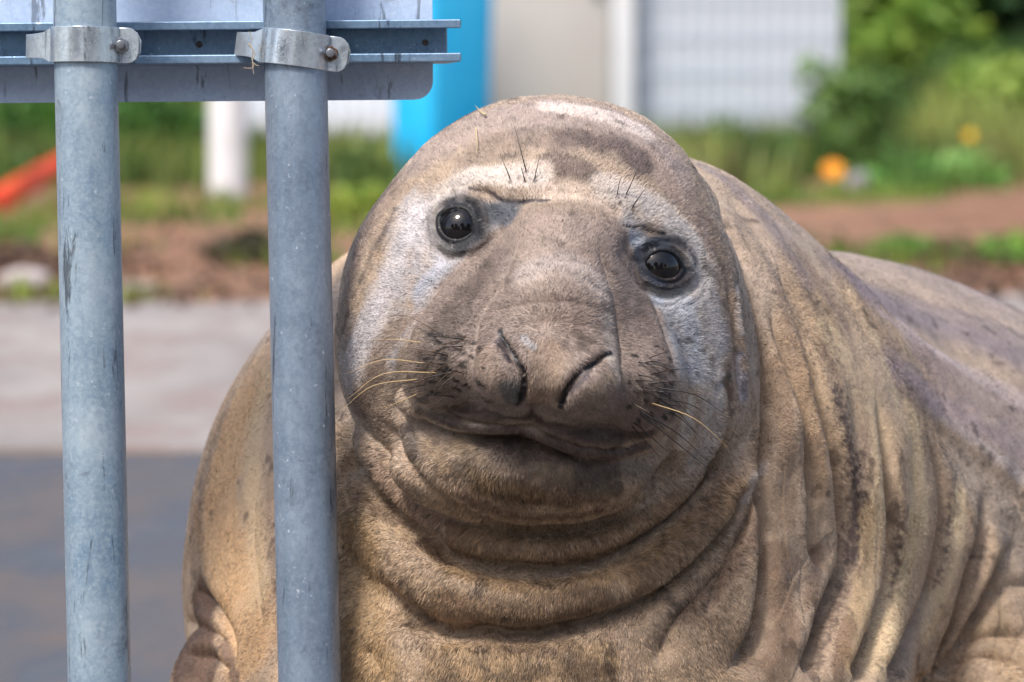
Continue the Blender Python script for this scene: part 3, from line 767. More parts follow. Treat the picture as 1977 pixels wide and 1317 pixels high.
# ---- build the animal
SEAL_BASE = G(1250, 1500); SEAL_BASE[2] = 0
seal = empty('elephant_seal', SEAL_BASE)
tag(seal, 'huge tan and grey elephant seal with drooping nose and folded chin beside metal posts', 'seal')
mh = Mat('seal_hide', .62, spec=.35)
ac = mh.attr('pigment')
g1 = mh.noise(420, 3, .6); g2 = mh.noise(1500, 2, .5)
c = mh.mix(mh.grey(g1, .35, .7, .0, .55), ac.outputs['Color'], mh.mix(1.0, ac.outputs['Color'], (.55, .5, .47), 'MULTIPLY'))
mh.color(mh.mix(.6, c, (.80, .77, .74), 'MULTIPLY'))
mh.rough(mh.ramp(mh.attr('wet').outputs['Fac'], [(0, (.62,) * 3), (1, (.16,) * 3)]))
bb = mh.bump(g1, .5, .0012); mh.bump(g2, .35, .0005, bb)
Vw = loc2world(V)
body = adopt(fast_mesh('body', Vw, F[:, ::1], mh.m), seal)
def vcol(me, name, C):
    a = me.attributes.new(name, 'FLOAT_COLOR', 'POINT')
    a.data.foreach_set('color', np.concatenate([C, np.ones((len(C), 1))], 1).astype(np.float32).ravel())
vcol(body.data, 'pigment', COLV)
wa = body.data.attributes.new('wet', 'FLOAT', 'POINT'); wa.data.foreach_set('value', WET.astype(np.float32))
# eyeballs
me_ = Mat('eyeball', .015, spec=.5, col=(.006, .005, .005))
gz = me_.node('ShaderNodeTexGradient', gradient_type='SPHERICAL')
me_.color(me_.mix(me_.grey(me_.noise(260, 3), .4, .7), (.004, .004, .005), (.012, .009, .008)))
for C, n, ex, ey, R, a, b, rr, i in EYES:
    bm = bmesh.new(); bmesh.ops.create_uvsphere(bm, u_segments=48, v_segments=32, radius=R)
    X, Y, Z = [RGT * q[0] + UPV * q[1] + FWD * q[2] for q in (ex, ey, n)]
    M = Matrix(((X[0], Y[0], Z[0], 0), (X[1], Y[1], Z[1], 0), (X[2], Y[2], Z[2], 0), (0, 0, 0, 1)))
    for v in bm.verts:
        if v.co.z > 0: v.co.z *= 1.0 + .06 * max(0, v.co.z / R - .6) / .4      # the cornea stands a little proud
    M.translation = Vector(loc2world(C)); bm.transform(M)
    adopt(bm_obj('eye', bm, me_.m, smooth=True), seal)
# ---- coat: short hairs lying back from the nose
def make_fur(nh):
    fc = V[F].mean(1); fn = N[F].mean(1); fn /= np.linalg.norm(fn, axis=1, keepdims=True)
    ar = .5 * np.linalg.norm(np.cross(V[F[:, 2]] - V[F[:, 0]], V[F[:, 3]] - V[F[:, 1]]), axis=1)
    dens = np.where(fc[:, 2] < .45, 1.0, np.where(fc[:, 2] < 1.1, .45, .04))
    dens = dens * np.where(fn[:, 2] < .25, 1.0, .08) * np.where(fc[:, 1] > -.46, 1.0, .15) * np.where(fc[:, 0] < .75, 1, .2)
    bare = np.zeros(len(V))
    for C, n, ex, ey, R, a, b, rr, i in EYES:
        bare[i] = np.maximum(bare[i], np.clip((1.75 - rr) / .25, 0, 1))
    for nl in (NL, NR):
        i, d, t, s = near_curve(curve3(nl), .006)
        bare[i] = np.maximum(bare[i], np.clip((.006 - d) / .003, 0, 1))
    dens = dens * (1 - bare[F].mean(1))
    pr = ar * dens; pr /= pr.sum()
    fi = RNG.choice(len(F), nh, p=pr)
    s, t = RNG.random(nh), RNG.random(nh)
    q = F[fi]
    wts = np.stack([(1 - s) * (1 - t), s * (1 - t), s * t, (1 - s) * t], 1)
    P = (V[q] * wts[..., None]).sum(1); Nn = (N[q] * wts[..., None]).sum(1); Cc = (COLV[q] * wts[..., None]).sum(1)
    Nn /= np.linalg.norm(Nn, axis=1, keepdims=True)
    nose = L(1060, 640, -.19)
    fl = P - nose
    rad = np.linalg.norm(fl[:, :2], axis=1)
    fl /= np.linalg.norm(fl, axis=1, keepdims=True)
    fl[:, 1] -= .35 * np.clip((rad - .16) / .2, 0, 1)
    wob = np.stack([vnoise(P, .03, 60 + k) for k in range(3)], 1) * .35
    fine = np.stack([vnoise(P, .004, 70 + k) for k in range(3)], 1) * .22
    fl = fl + wob + fine + RNG.normal(0, .07, (nh, 3))
    fl -= Nn * (fl * Nn).sum(1, keepdims=True); fl /= np.linalg.norm(fl, axis=1, keepdims=True)
    face = np.clip((.215 - np.linalg.norm(P - L(1070, 560, -.05), axis=1)) / .04, 0, 1)
    ln = (.0050 + .0024 * np.clip(vnoise(P, .05, 80), -1, 1)) * (1 - face) + .0042 * face
    thr = np.clip((-.04 - P[:, 1]) / .05, 0, 1) * np.clip((P[:, 0] + .19) / .03, 0, 1) * np.clip((.25 - P[:, 0]) / .05, 0, 1)
    ln = ln * (.5 + .5 * np.maximum(thr, face))
    ln = ln * RNG.uniform(.65, 1.25, nh)
    lift = (.30 + .12 * RNG.random(nh) + .15 * vnoise(P, .006, 81)) * (1 + .25 * face)
    lift = np.clip(lift, .08, .9)
    # hairs gather in small wet locks
    ca_, cb_ = math.cos(.6), math.sin(.6); RT = np.array([[ca_, -cb_, 0], [cb_ * .8, ca_ * .8, -.6], [cb_ * .6, ca_ * .6, .8]])
    Q = P @ RT.T + np.stack([vnoise(P, .011, 160 + k) * .005 + vnoise(P, .004, 170 + k) * .0016 for k in range(3)], 1)
    lock = np.floor(Q / .0042); hsh = (lock[:, 0] * 12.9898 + lock[:, 1] * 78.233 + lock[:, 2] * 37.719)
    jit = np.stack([np.modf(np.abs(np.sin(hsh * q)) * 9631.7)[0] for q in (1.3, 2.1, 3.7)], 1)
    dl = ((lock + jit) * .0042 - Q) @ RT
    dl -= Nn * (dl * Nn).sum(1, keepdims=True)
    A = P - Nn * .0003
    B = A + (fl * np.cos(lift)[:, None] + Nn * np.sin(lift)[:, None]) * (ln * .5)[:, None] + dl * .08
    D = B + (fl * np.cos(lift * .3)[:, None] + Nn * np.sin(lift * .3)[:, None]) * (ln * .5)[:, None] + dl * .22
    rnd = RNG.random(nh); lk = np.modf(np.abs(np.sin(hsh) * 43758.5453))[0]
    br = .66 + .62 * rnd + .8 * (lk - .5)
    br = 1 + (br - 1) * (1 - .45 * face)
    br = np.where(rnd < .09 - .05 * face, .25, br)
    Cc = Cc * br[:, None]
    Cc = Cc * np.where((rnd > .92)[:, None], np.array([1.2, 1.15, 1.08]), 1.0)
    crv = bpy.data.hair_curves.new('fur')
    crv.add_curves([3] * nh)
    pts = loc2world(np.stack([A, B, D], 1).reshape(-1, 3))
    crv.position_data.foreach_set('vector', pts.astype(np.float32).ravel())
    rad_ = crv.attributes.get('radius') or crv.attributes.new('radius', 'FLOAT', 'POINT')
    rr = np.tile(np.array([.00018, .00017, .00005], np.float32), nh) * np.repeat(np.where(face > .5, .75, 1.0), 3)
    rad_.data.foreach_set('value', rr.astype(np.float32))
    ca = crv.attributes.new('pigment', 'FLOAT_COLOR', 'CURVE')
    ca.data.foreach_set('color', np.concatenate([np.clip(Cc, .004, .95), np.ones((nh, 1))], 1).astype(np.float32).ravel())
    o = bpy.data.objects.new('fur', crv); COL.objects.link(o)
    mf = Mat('fur', .45, spec=.4)
    mf.color(mf.attr('pigment').outputs['Color'])
    crv.materials.append(mf.m)
    o['kind'] = 'stuff'
    adopt(o, seal)
make_fur(900000)
print('fur', round(time.time() - T0, 1))
# ---- whiskers
def whisker(pts3, r, mat):
    p = smooth_pts(pts3, 5); n = len(p); sides = 5
    vs, fs = [], []
    for i in range(n):
        t = p[min(i + 1, n - 1)] - p[max(i - 1, 0)]; t /= np.linalg.norm(t)
        a = np.cross(t, [0, 0, 1.0]); a /= np.linalg.norm(a) + 1e-9; b = np.cross(t, a)
        rr = r * (1 - .85 * i / (n - 1))
        for k in range(sides):
            an = 2 * math.pi * k / sides
            vs.append(p[i] + a * math.cos(an) * rr + b * math.sin(an) * rr)
    for i in range(n - 1):
        for k in range(sides):
            fs.append((i * sides + k, i * sides + (k + 1) % sides, (i + 1) * sides + (k + 1) % sides, (i + 1) * sides + k))
    return adopt(link_mesh('whisker', loc2world(np.array(vs)), fs, mat), seal)
MW_D = Mat('dark_whisker', .35, col=(.012, .009, .008)).m
MW_L = Mat('pale_whisker', .35, col=(.55, .38, .18)).m
MW_M = Mat('brown_whisker', .35, col=(.10, .06, .035)).m
WH = [  # root, bend, tip in picture positions, how far the tip stands off the hide (m), thickness mm, colour
 ((838, 638), (790, 612), (742, 608), .03, .55, 1), ((852, 660), (820, 640), (800, 628), .02, .5, 0), ((810, 662), (760, 655), (705, 658), .035, .6, 2),
 ((845, 680), (780, 672), (700, 676), .04, .6, 1), ((825, 702), (740, 695), (668, 722), .05, .75, 2), ((840, 722), (740, 722), (672, 770), .055, .75, 2),
 ((800, 735), (720, 745), (664, 788), .05, .7, 2), ((818, 748), (770, 768), (740, 790), .035, .5, 1), ((800, 765), (760, 780), (725, 790), .03, .5, 2),
 ((870, 755), (830, 790), (800, 820), .03, .4, 1), ((885, 765), (860, 795), (838, 815), .025, .4, 1), ((905, 770), (885, 790), (868, 808), .02, .4, 1),
 ((860, 700), (800, 702), (742, 712), .03, .5, 0), ((870, 720), (800, 735), (756, 748), .03, .5, 0),
 ((1250, 692), (1275, 683), (1300, 676), .02, .5, 0), ((1258, 718), (1300, 714), (1345, 711), .03, .55, 0), ((1255, 738), (1300, 737), (1330, 740), .03, .5, 0),
 ((1268, 752), (1340, 762), (1398, 798), .05, .7, 0), ((1265, 768), (1330, 780), (1372, 806), .045, .6, 0), ((1258, 782), (1340, 808), (1406, 864), .055, .75, 2),
 ((1245, 796), (1310, 838), (1366, 890), .05, .8, 0), ((1232, 800), (1300, 850), (1380, 915), .05, .8, 0), ((1225, 815), (1270, 855), (1310, 890), .04, .6, 0),
 ((1205, 835), (1240, 870), (1262, 900), .03, .45, 1), ((1160, 838), (1170, 862), (1180, 884), .025, .4, 1), ((1215, 822), (1255, 862), (1290, 900), .035, .5, 0),
 ((1012, 328), (1004, 285), (990, 232), .03, .55, 0), ((984, 345), (974, 318), (966, 298), .02, .5, 0), ((1030, 345), (1038, 318), (1042, 298), .02, .5, 0), ((1010, 350), (1008, 330), (1006, 322), .012, .5, 0),
 ((1210, 375), (1225, 340), (1242, 300), .03, .5, 0), ((1222, 395), (1240, 372), (1258, 352), .02, .5, 0), ((1190, 375), (1196, 352), (1202, 335), .02, .5, 0), ((1222, 405), (1240, 390), (1254, 382), .012, .35, 1)]
wr = random.Random(8)
for k in range(24):
    x, y = wr.uniform(805, 905), wr.uniform(650, 770); l = wr.uniform(35, 85); dy = wr.uniform(-.25, .75)
    WH.append(((x, y), (x - l * .55, y + l * .45 * dy), (x - l, y + l * dy + 6), .03, .55, wr.choice((0, 1, 1))))
for k in range(22):
    x, y = wr.uniform(1215, 1285), wr.uniform(690, 820); l = wr.uniform(35, 85); dy = wr.uniform(.0, .8)
    WH.append(((x, y), (x + l * .55, y + l * .45 * dy), (x + l, y + l * dy + 6), .03, .55, wr.choice((0, 0, 1))))
for root, mid, tipp, off, th, ck in WH:
    a = V[PICK(*root)]; b = V[PICK(*mid)]; c = V[PICK(*tipp)]
    nb = N[PICK(*mid)]
    w0 = a[2]
    b2 = L(mid[0], mid[1], min(b[2], w0 + .02) - off * .5); c2 = L(tipp[0], tipp[1], min(c[2], w0 + .05) - off)
    whisker([a, b2, c2], th * (.0009, .0009, .0012)[2 - ck if ck else 2], (MW_D, MW_M, MW_L)[ck])

# straws stuck to the crown
M_STRAW = Mat('straw', .6, col=(.62, .50, .25)).m
def straw(pts, label, r=.0006):
    a = [V[PICK(x, y)] for x, y in pts]; q = [L(x, y, p[2] - .004) for (x, y), p in zip(pts, a)]
    o = whisker(q, r, M_STRAW); o.parent = None; o.matrix_parent_inverse = Matrix(); o.name = 'straw'; tag(o, label, 'straw')
straw([(938, 222), (927, 214), (917, 203)], 'short pale straw standing on the crown of the seal', .0009)
straw([(919, 246), (921, 275), (919, 303)], 'thin straw lying flat on the seal brow')
# ================================================================== sign on two posts, seen from behind
def galv(name, tint=(.40, .49, .60), dark=(.17, .22, .29), pale=(.62, .68, .74), rough=.42, drops=0.0, metal=.35, scratch=1.0):
    m = Mat(name, rough, metal, .5)
    vor = m.node('ShaderNodeTexVoronoi'); vor.inputs['Scale'].default_value = 210
    m.l.new(m.coord((1, 1, .7)), vor.inputs['Vector'])
    sp = m.node('ShaderNodeSeparateColor'); m.l.new(vor.outputs['Color'], sp.inputs[0])
    big = m.noise(9, 6, .7); fine = m.noise(260, 3, .6)
    c = m.mix(m.grey(big, .35, .68), tint, pale)
    c = m.mix(m.math('MULTIPLY', sp.outputs[0], .28), c, dark)
    c = m.mix(m.math('MULTIPLY', m.grey(fine, .45, .7), .6), c, pale)
    sc = m.noise(26, 5, .7, m.coord((2.6, 2.6, .28)), .6)
    sf = m.math('MULTIPLY', m.grey(sc, .60, .655), .75 * scratch)
    c = m.mix(sf, c, (.03, .033, .04))
    sm = m.noise(14, 6, .75, m.coord((1, 1, 1)), .3)
    c = m.mix(m.math('MULTIPLY', m.grey(sm, .60, .70), .6 * scratch), c, (.07, .075, .085))
    wh = m.noise(120, 3, .6)
    c = m.mix(m.math('MULTIPLY', m.grey(wh, .66, .74), .55), c, (.8, .83, .86))  # white specks, partly highlights of water drops painted into the colour
    m.color(c)
    m.rough(m.grey(big, .3, .7, rough - .1, rough + .14))
    b = m.bump(fine, .25, .0008)
    if drops:
        dv = m.node('ShaderNodeTexVoronoi', feature='F1'); dv.inputs['Scale'].default_value = 1000
        m.l.new(m.coord(), dv.inputs['Vector'])
        msk = m.math('MULTIPLY', m.grey(dv.outputs['Distance'], .1, .5, 1, 0), m.grey(m.noise(60, 2), .42, .58))
        m.bump(msk, drops * .45, .0004, b)
    return m.m
M_POST_A = galv('galvanised_post', (.22, .32, .42), (.10, .17, .27), (.44, .52, .56), .40)
M_POST_B = galv('galvanised_post_dewy', (.20, .26, .34), (.09, .125, .18), (.30, .37, .45), .34, .9)
M_RAIL = galv('rail_aluminium', (.16, .28, .42), (.06, .12, .20), (.28, .39, .52), .33, 0, .5)
M_CLAMP = galv('clamp_steel', (.52, .59, .66), (.24, .29, .35), (.76, .80, .82), .25, 0, .75, .8)
M_PANEL = galv('panel_back', (.46, .57, .74), (.32, .41, .56), (.60, .69, .82), .45, .5, .2, .8)
M_BOLT = Mat('bolt_steel', .35, .8, col=(.28, .29, .31)).m
mr = Mat('rusty_nut', .7, .3); mr.color(mr.mix(mr.grey(mr.noise(300), .4, .6), (.09, .045, .03), (.16, .12, .10))); M_RUST = mr.m

def sub_of(child, part):            # a sub-part of a part whose mesh is in world coordinates
    child.parent = part; child.matrix_parent_inverse = Matrix(); return child
def frame_obj(name, bm, mat, parent, X, Y, Z, O, smooth=False):
    M = Matrix(((X[0], Y[0], Z[0], O[0]), (X[1], Y[1], Z[1], O[1]), (X[2], Y[2], Z[2], O[2]), (0, 0, 0, 1)))
    bm.transform(M)
    o = bm_obj(name, bm, mat, smooth=smooth)
    return adopt(o, parent)
def shade_auto(o, ang=35):
    me = o.data
    me.polygons.foreach_set('use_smooth', [True] * len(me.polygons))
    bm = bmesh.new(); bm.from_mesh(me)
    for e in bm.edges:
        if len(e.link_faces) == 2 and e.calc_face_angle(0) > math.radians(ang): e.smooth = False
    bm.to_mesh(me); bm.free()
    return o
def bevel(bm, off, seg=2):
    bmesh.ops.bevel(bm, geom=[e for e in bm.edges if len(e.link_faces) == 2 and e.calc_face_angle(0) > .6], offset=off, segments=seg, affect='EDGES', profile=.6)
def box_bm(x0, x1, y0, y1, z0, z1, bev=0.0, seg=2):
    bm = bmesh.new(); bmesh.ops.create_cube(bm, size=1)
    for v in bm.verts:
        v.co = Vector(((x0 + x1) / 2 + v.co.x * (x1 - x0), (y0 + y1) / 2 + v.co.y * (y1 - y0), (z0 + z1) / 2 + v.co.z * (z1 - z0)))
    if bev: bevel(bm, bev, seg)
    return bm
def prism_bm(poly, y0, y1):           # polygon in x,z extruded along y
    bm = bmesh.new()
    f = bm.faces.new([bm.verts.new((p[0], y0, p[1])) for p in poly])
    r = bmesh.ops.extrude_face_region(bm, geom=[f])
    for v in r['geom']:
        if isinstance(v, bmesh.types.BMVert): v.co.y = y1
    bmesh.ops.recalc_face_normals(bm, faces=bm.faces)
    return bm
def cyl_bm(r, z0, z1, seg=48, r2=None):
    bm = bmesh.new()
    bmesh.ops.create_cone(bm, cap_ends=True, segments=seg, radius1=r, radius2=r if r2 is None else r2, depth=z1 - z0)
    for v in bm.verts: v.co.z += (z0 + z1) / 2
    return bm

POST_W = -.032
sign = empty('road_sign', np.array([*W(380, 1700, POST_W)[:2], 0.0]))
tag(sign, 'grey backed metal sign clamped by rails to two galvanised tubular posts', 'sign')
R_POST = .0302
def post(top, bot, w, mat):
    a, b = W(*top, w), W(*bot, w)
    d = (a - b) / np.linalg.norm(a - b)
    foot = b - d * (b[2] / d[2]) - d * .25
    Ln = np.linalg.norm(a - foot)
    bm = bmesh.new()
    bmesh.ops.create_cone(bm, cap_ends=True, segments=64, radius1=R_POST, radius2=R_POST, depth=Ln)
    for v in bm.verts: v.co.z += Ln / 2
    Z = d; X = np.cross([0, 1, 0], Z); X /= np.linalg.norm(X); Y = np.cross(Z, X)
    o = frame_obj('post', bm, mat, sign, X, Y, Z, foot)
    return shade_auto(o), a, d
pa, ta, da = post((150, -600), (192, 1317), POST_W - .05, M_POST_A)
pb, tb, db = post((554, -600), (598, 1317), POST_W, M_POST_B)
# the panel and its rail lie behind the posts: frame x right (rolled half a degree), y away, z up
roll = math.radians(.45)
SX = RGT * math.cos(roll) + UPV * math.sin(roll); SZ = np.cross(SX, FWD); SY = FWD
RAIL_W = POST_W + R_POST - .004
mp = K * (REF_D + RAIL_W)
SO = W(380, 82, RAIL_W)                     # middle of the rail between the posts
def rounded(x0, x1, z0, z1, r, n=7):
    out = []
    for cx, cz, a0 in ((x1 - r, z0 + r, -90), (x1 - r, z1 - r, 0), (x0 + r, z1 - r, 90), (x0 + r, z0 + r, 180)):
        for k in range(n):
            a = math.radians(a0 + 90 * k / (n - 1)); out.append((cx + r * math.cos(a), cz + r * math.sin(a)))
    return out
bm = prism_bm(rounded(-760 * mp, 454 * mp, -110 * mp, 860 * mp, 36 * mp), .046, .0485)
frame_obj('sign_panel', bm, M_PANEL, sign, SX, SY, SZ, SO)
def rail(zc):
    h, dp, th, lp = .0205, .041, .0028, .0085
    prof = [(dp, -h), (0, -h), (0, -h + lp), (th, -h + lp), (th, -h + th), (dp - th, -h + th), (dp - th, h - th), (th, h - th), (th, h - lp), (0, h - lp), (0, h), (dp, h)]
    bm = bmesh.new(); x0, x1 = -740 * mp, 510 * mp
    n = len(prof)
    A = [bm.verts.new((x0, p[0], zc + p[1])) for p in prof]; B = [bm.verts.new((x1 - (.014 if p[0] > dp - th - .001 else 0.0), p[0], zc + p[1])) for p in prof]
    for i in range(n): bm.faces.new((A[i], A[(i + 1) % n], B[(i + 1) % n], B[i]))
    bm.faces.new(A[::-1]); bm.faces.new(B)
    bmesh.ops.recalc_face_normals(bm, faces=bm.faces)
    o = frame_obj('rail', bm, M_RAIL, sign, SX, SY, SZ, SO)
    md = o.modifiers.new('bevel', 'BEVEL'); md.width = .0011; md.segments = 2; md.limit_method = 'ANGLE'
    return o
RAIL = rail(0.0); rail(.36)
for xr in (0, -640, 440):
    bm = cyl_bm(.0032, 0, .003, 16); bevel(bm, .0008)
    for v in bm.verts: v.co = Vector((xr * mp + v.co.x, .0382 - v.co.z, v.co.y))
    sub_of(frame_obj('rivet', bm, M_RUST, sign, SX, SY, SZ, SO, True), RAIL)
def clamp(px, py, w, tilt, dirn, rust):
    """band across the front of a post with an ear and a bolt on the right and a hook into the rail on the left"""
    O = W(px, py, w)
    ct, st = math.cos(tilt), math.sin(tilt)
    X = RGT * ct - UPV * st; Z = RGT * st + UPV * ct; Y = FWD
    r, th, h = R_POST + .0008, .0028, .0168
    path = [(-r - .026, .030, .68), (-r - .017, .016, .68), (-r - .008, .006, .74), (-r + .0005, -.002, 1.0)]
    for k in range(1, 24):
        a = math.pi - math.pi * k / 24; path.append((r * math.cos(a), -r * math.sin(a), 1.0))
    path += [(r + .001, -.0045, 1.0), (r + .005, -.0055, 1.0), (r + .011, -.0055, 1.0), (r + .0145, -.0055, .93), (r + .0175, -.0055, .78), (r + .0195, -.0055, .52), (r + .0202, -.0055, .28)]
    bm = bmesh.new(); rows = []
    for i, (x, y, f) in enumerate(path):
        a = path[max(0, i - 1)]; b = path[min(len(path) - 1, i + 1)]
        t = np.array([b[0] - a[0], b[1] - a[1]]); t /= np.linalg.norm(t); n = np.array([t[1], -t[0]])
        if n @ np.array([x, y + 1e-6]) < 0 and i < 26: n = -n
        if i >= 26: n = np.array([0, -1.0])
        zz = [-h * f, h * f]
        rows.append([bm.verts.new((x, y, zz[0])), bm.verts.new((x, y, zz[1])), bm.verts.new((x + n[0] * th, y + n[1] * th, zz[1])), bm.verts.new((x + n[0] * th, y + n[1] * th, zz[0]))])
    for A, B in zip(rows, rows[1:]):
        for k in range(4): bm.faces.new((A[k], A[(k + 1) % 4], B[(k + 1) % 4], B[k]))
    bm.faces.new(rows[0]); bm.faces.new(rows[-1][::-1])
    bmesh.ops.recalc_face_normals(bm, faces=bm.faces)
    cl = frame_obj('clamp', bm, M_CLAMP, sign, X, Y, Z, O); shade_auto(cl, 40)
    md = cl.modifiers.new('bevel', 'BEVEL'); md.width = .0006; md.segments = 2; md.limit_method = 'ANGLE'; md.angle_limit = math.radians(50)
    # second half of the clamp behind the ear
    ear = [(r + .002, -h * .95), (r + .012, -h * .95), (r + .018, -h * .75), (r + .0218, -h * .35), (r + .0222, h * .3), (r + .0185, h * .75), (r + .012, h * .98), (r + .002, h * .98)]
    o = frame_obj('ear', prism_bm(ear, -.001, .002), M_CLAMP, sign, X, Y, Z, O); sub_of(o, cl)
    bx = r + .0035
    bm = bmesh.new(); bmesh.ops.create_cone(bm, cap_ends=True, segments=6, radius1=.0078, radius2=.0078, depth=.0062)
    bevel(bm, .0007, 1)
    for v in bm.verts: v.co = Vector((bx + v.co.x, -.0055 - th - .0031 + v.co.z, v.co.y))
    nut = sub_of(frame_obj('nut', bm, M_RUST if rust else M_BOLT, sign, X, Y, Z, O), cl)
    bm = bmesh.new(); bmesh.ops.create_cone(bm, cap_ends=True, segments=20, radius1=.0042, radius2=.0042, depth=.026)
    bevel(bm, .0007, 2)
    for v in bm.verts: v.co = Vector((bx + v.co.x, -.0105 + v.co.z * 1.0, v.co.y))
    sub_of(frame_obj('bolt', bm, M_BOLT, sign, X, Y, Z, O, True), cl)
    return cl
def post_x(a, d, y): 
    lo, hi = 0.0, 3.0
    for _ in range(50):
        t = (lo + hi) / 2; p = a - d * t
        if world2px(p)[1] < y: lo = t
        else: hi = t
    return world2px(p)[0]
clamp(post_x(ta, da, 88), 88, POST_W - .05, math.radians(.5), da, False)
CLB = clamp(post_x(tb, db, 96), 96, POST_W, math.radians(7), db, True)
# stamped characters on the second band
def letters(txt, px, py, w, size, rot, mat, parent):
    cu = bpy.data.curves.new('stamp', 'FONT'); cu.body = txt; cu.size = size; cu.extrude = .0003; cu.align_x = 'CENTER'; cu.align_y = 'CENTER'
    t = bpy.data.objects.new('stamp_src', cu); COL.objects.link(t)
    dg = bpy.context.evaluated_depsgraph_get(); me = bpy.data.meshes.new_from_object(t.evaluated_get(dg))
    bpy.data.objects.remove(t)
    o = bpy.data.objects.new('stamped_letters', me); COL.objects.link(o); me.materials.append(mat)
    Z = -FWD; c, s = math.cos(rot), math.sin(rot)
    X = RGT * c + UPV * s; Y = np.cross(Z, X)
    O = W(px, py, w)
    me.transform(Matrix(((X[0], Y[0], Z[0], O[0]), (X[1], Y[1], Z[1], O[1]), (X[2], Y[2], Z[2], O[2]), (0, 0, 0, 1))))
    o.parent = parent; o.matrix_parent_inverse = parent.matrix_world.inverted() if False else Matrix.Translation(sign.location).inverted() 
    return o
st = letters('P2L51', 540, 92, POST_W - R_POST - .0037, .0085, math.radians(-97), M_CLAMP, sign); sub_of(st, CLB)
# dry stalk caught behind the second clamp
ms = Mat('dry_stalk', .8, col=(.42, .34, .24)).m
def stalk(pts, r):
    p = smooth_pts(pts, 5); n = len(p); vs, fs = [], []
    for i in range(n):
        t = p[min(i + 1, n - 1)] - p[max(i - 1, 0)]; t /= np.linalg.norm(t)
        a = np.cross(t, FWD); a /= np.linalg.norm(a) + 1e-9; b = np.cross(t, a); rr = r * (1 - .5 * i / n)
        for k in range(5): vs.append(p[i] + (a * math.cos(k * 1.2566) + b * math.sin(k * 1.2566)) * rr)
    for i in range(n - 1):
        for k in range(5): fs.append((i * 5 + k, i * 5 + (k + 1) % 5, (i + 1) * 5 + (k + 1) % 5, (i + 1) * 5 + k))
    return vs, fs
SW = POST_W - .012
allv, allf = [], []
for pts, r in (([(484, 92), (480, 84), (488, 96), (486, 112), (490, 128), (484, 132), (470, 131)], .0007), ([(486, 94), (492, 104), (487, 120), (490, 143)], .0006), ([(480, 60), (486, 74), (484, 92)], .0004), ([(500, 86), (502, 96), (496, 100)], .0004), ([(490, 122), (496, 127), (500, 126)], .0005)):
    v, f = stalk([W(x, y, SW) for x, y in pts], r); b0 = len(allv)
    allv += list(v); allf += [tuple(q + b0 for q in g) for g in f]
tag(link_mesh('dry_stalk', allv, allf, ms), 'thin dry plant stalk snagged at the edge of the tilted clamp', 'stalk')
# ================================================================== setting behind the seal
def terrain(x, y):
    x = np.asarray(x, float); y = np.asarray(y, float)
    y0 = 23.6 - 3.2 * np.clip((x - 1.15) / .5, 0, 1)
    h = .17 * np.clip(y - y0, 0, 16) + .05 * np.sin(x * 1.7 + y * .9) * np.clip((y - y0) / 2, 0, 1)
    return h + .02 * np.sin(x * 2.3 + 1) * np.sin(y * 1.9) * np.clip((y - 14.6) / 2, 0, 1)
def GT(px, py):
    d = FWD + RGT * (px - IMW / 2) * K + UPV * (IMH / 2 - py) * K
    t = 8.0
    while t < 60:
        p = CAM + d * t
        if p[2] <= terrain(p[0], p[1]): return p
        t += .02
    return p
def sheet(name, x0, x1, y0, y1, nx, ny, zf, mat):
    gx, gy = np.meshgrid(np.linspace(x0, x1, nx), np.linspace(y0, y1, ny))
    P = np.stack([gx.ravel(), gy.ravel(), zf(gx.ravel(), gy.ravel())], 1)
    i = np.arange(nx * ny).reshape(ny, nx)
    Fq = np.stack([i[:-1, :-1], i[:-1, 1:], i[1:, 1:], i[1:, :-1]], -1).reshape(-1, 4)
    return tag(fast_mesh(name, P, Fq, mat), kind='structure')
Y_ROAD = G(300, 880)[1]; Y_PAVE = G(300, 585)[1]
m = Mat('soil', .9, spec=.2)
n_a = m.noise(.9, 5, .6); n_b = m.noise(7, 5, .65); n_c = m.noise(40, 3, .6)
c = m.mix(m.grey(n_a, .38, .62), (.25, .12, .066), (.34, .18, .105))
c = m.mix(m.grey(n_b, .45, .68), c, (.085, .055, .038))
c = m.mix(m.math('MULTIPLY', m.grey(n_c, .5, .7), .4), c, (.34, .26, .19))
m.color(c); m.bump(n_b, .8, .05)
gx = np.linspace(-60, 60, 3)
ground = sheet('ground', -60, 60, -20, 120, 121, 281, terrain, m.m)
ma = Mat('wet_asphalt', .42, spec=.22)
n_a = ma.noise(1.6, 4, .6, ma.coord((1.6, .7, 1))); n_b = ma.noise(90, 3, .6); n_c = ma.noise(4.5, 6, .75, ma.coord((1.5, .6, 1)))
c = ma.mix(ma.grey(n_a, .42, .58), (.135, .115, .105), (.092, .088, .092))
c = ma.mix(ma.math('MULTIPLY', ma.grey(n_c, .48, .66), .75), c, (.16, .115, .085))
c = ma.mix(ma.math('MULTIPLY', n_b, .5), c, (.05, .05, .055))
ma.color(c); ma.rough(ma.grey(n_a, .35, .65, .75, .4)); ma.bump(n_b, .5, .004)
sheet('road', -60, 60, -20, Y_ROAD, 41, 61, lambda x, y: terrain(x, y) * 0 + .004, ma.m)
mc = Mat('pale_concrete', .6, spec=.4)
n_a = mc.noise(1.0, 4, .6, mc.coord((1.5, .55, 1))); n_b = mc.noise(60, 3, .6); n_c = mc.noise(2.6, 5, .7, mc.coord((1.6, .6, 1)))
c = mc.mix(mc.grey(n_a, .42, .58), (.35, .305, .265), (.235, .20, .172))
c = mc.mix(mc.math('MULTIPLY', mc.grey(n_c, .44, .60), .9), c, (.25, .175, .14))
c = mc.mix(mc.math('MULTIPLY', n_b, .35), c, (.30, .27, .25))
mc.color(c); mc.bump(n_b, .4, .004)
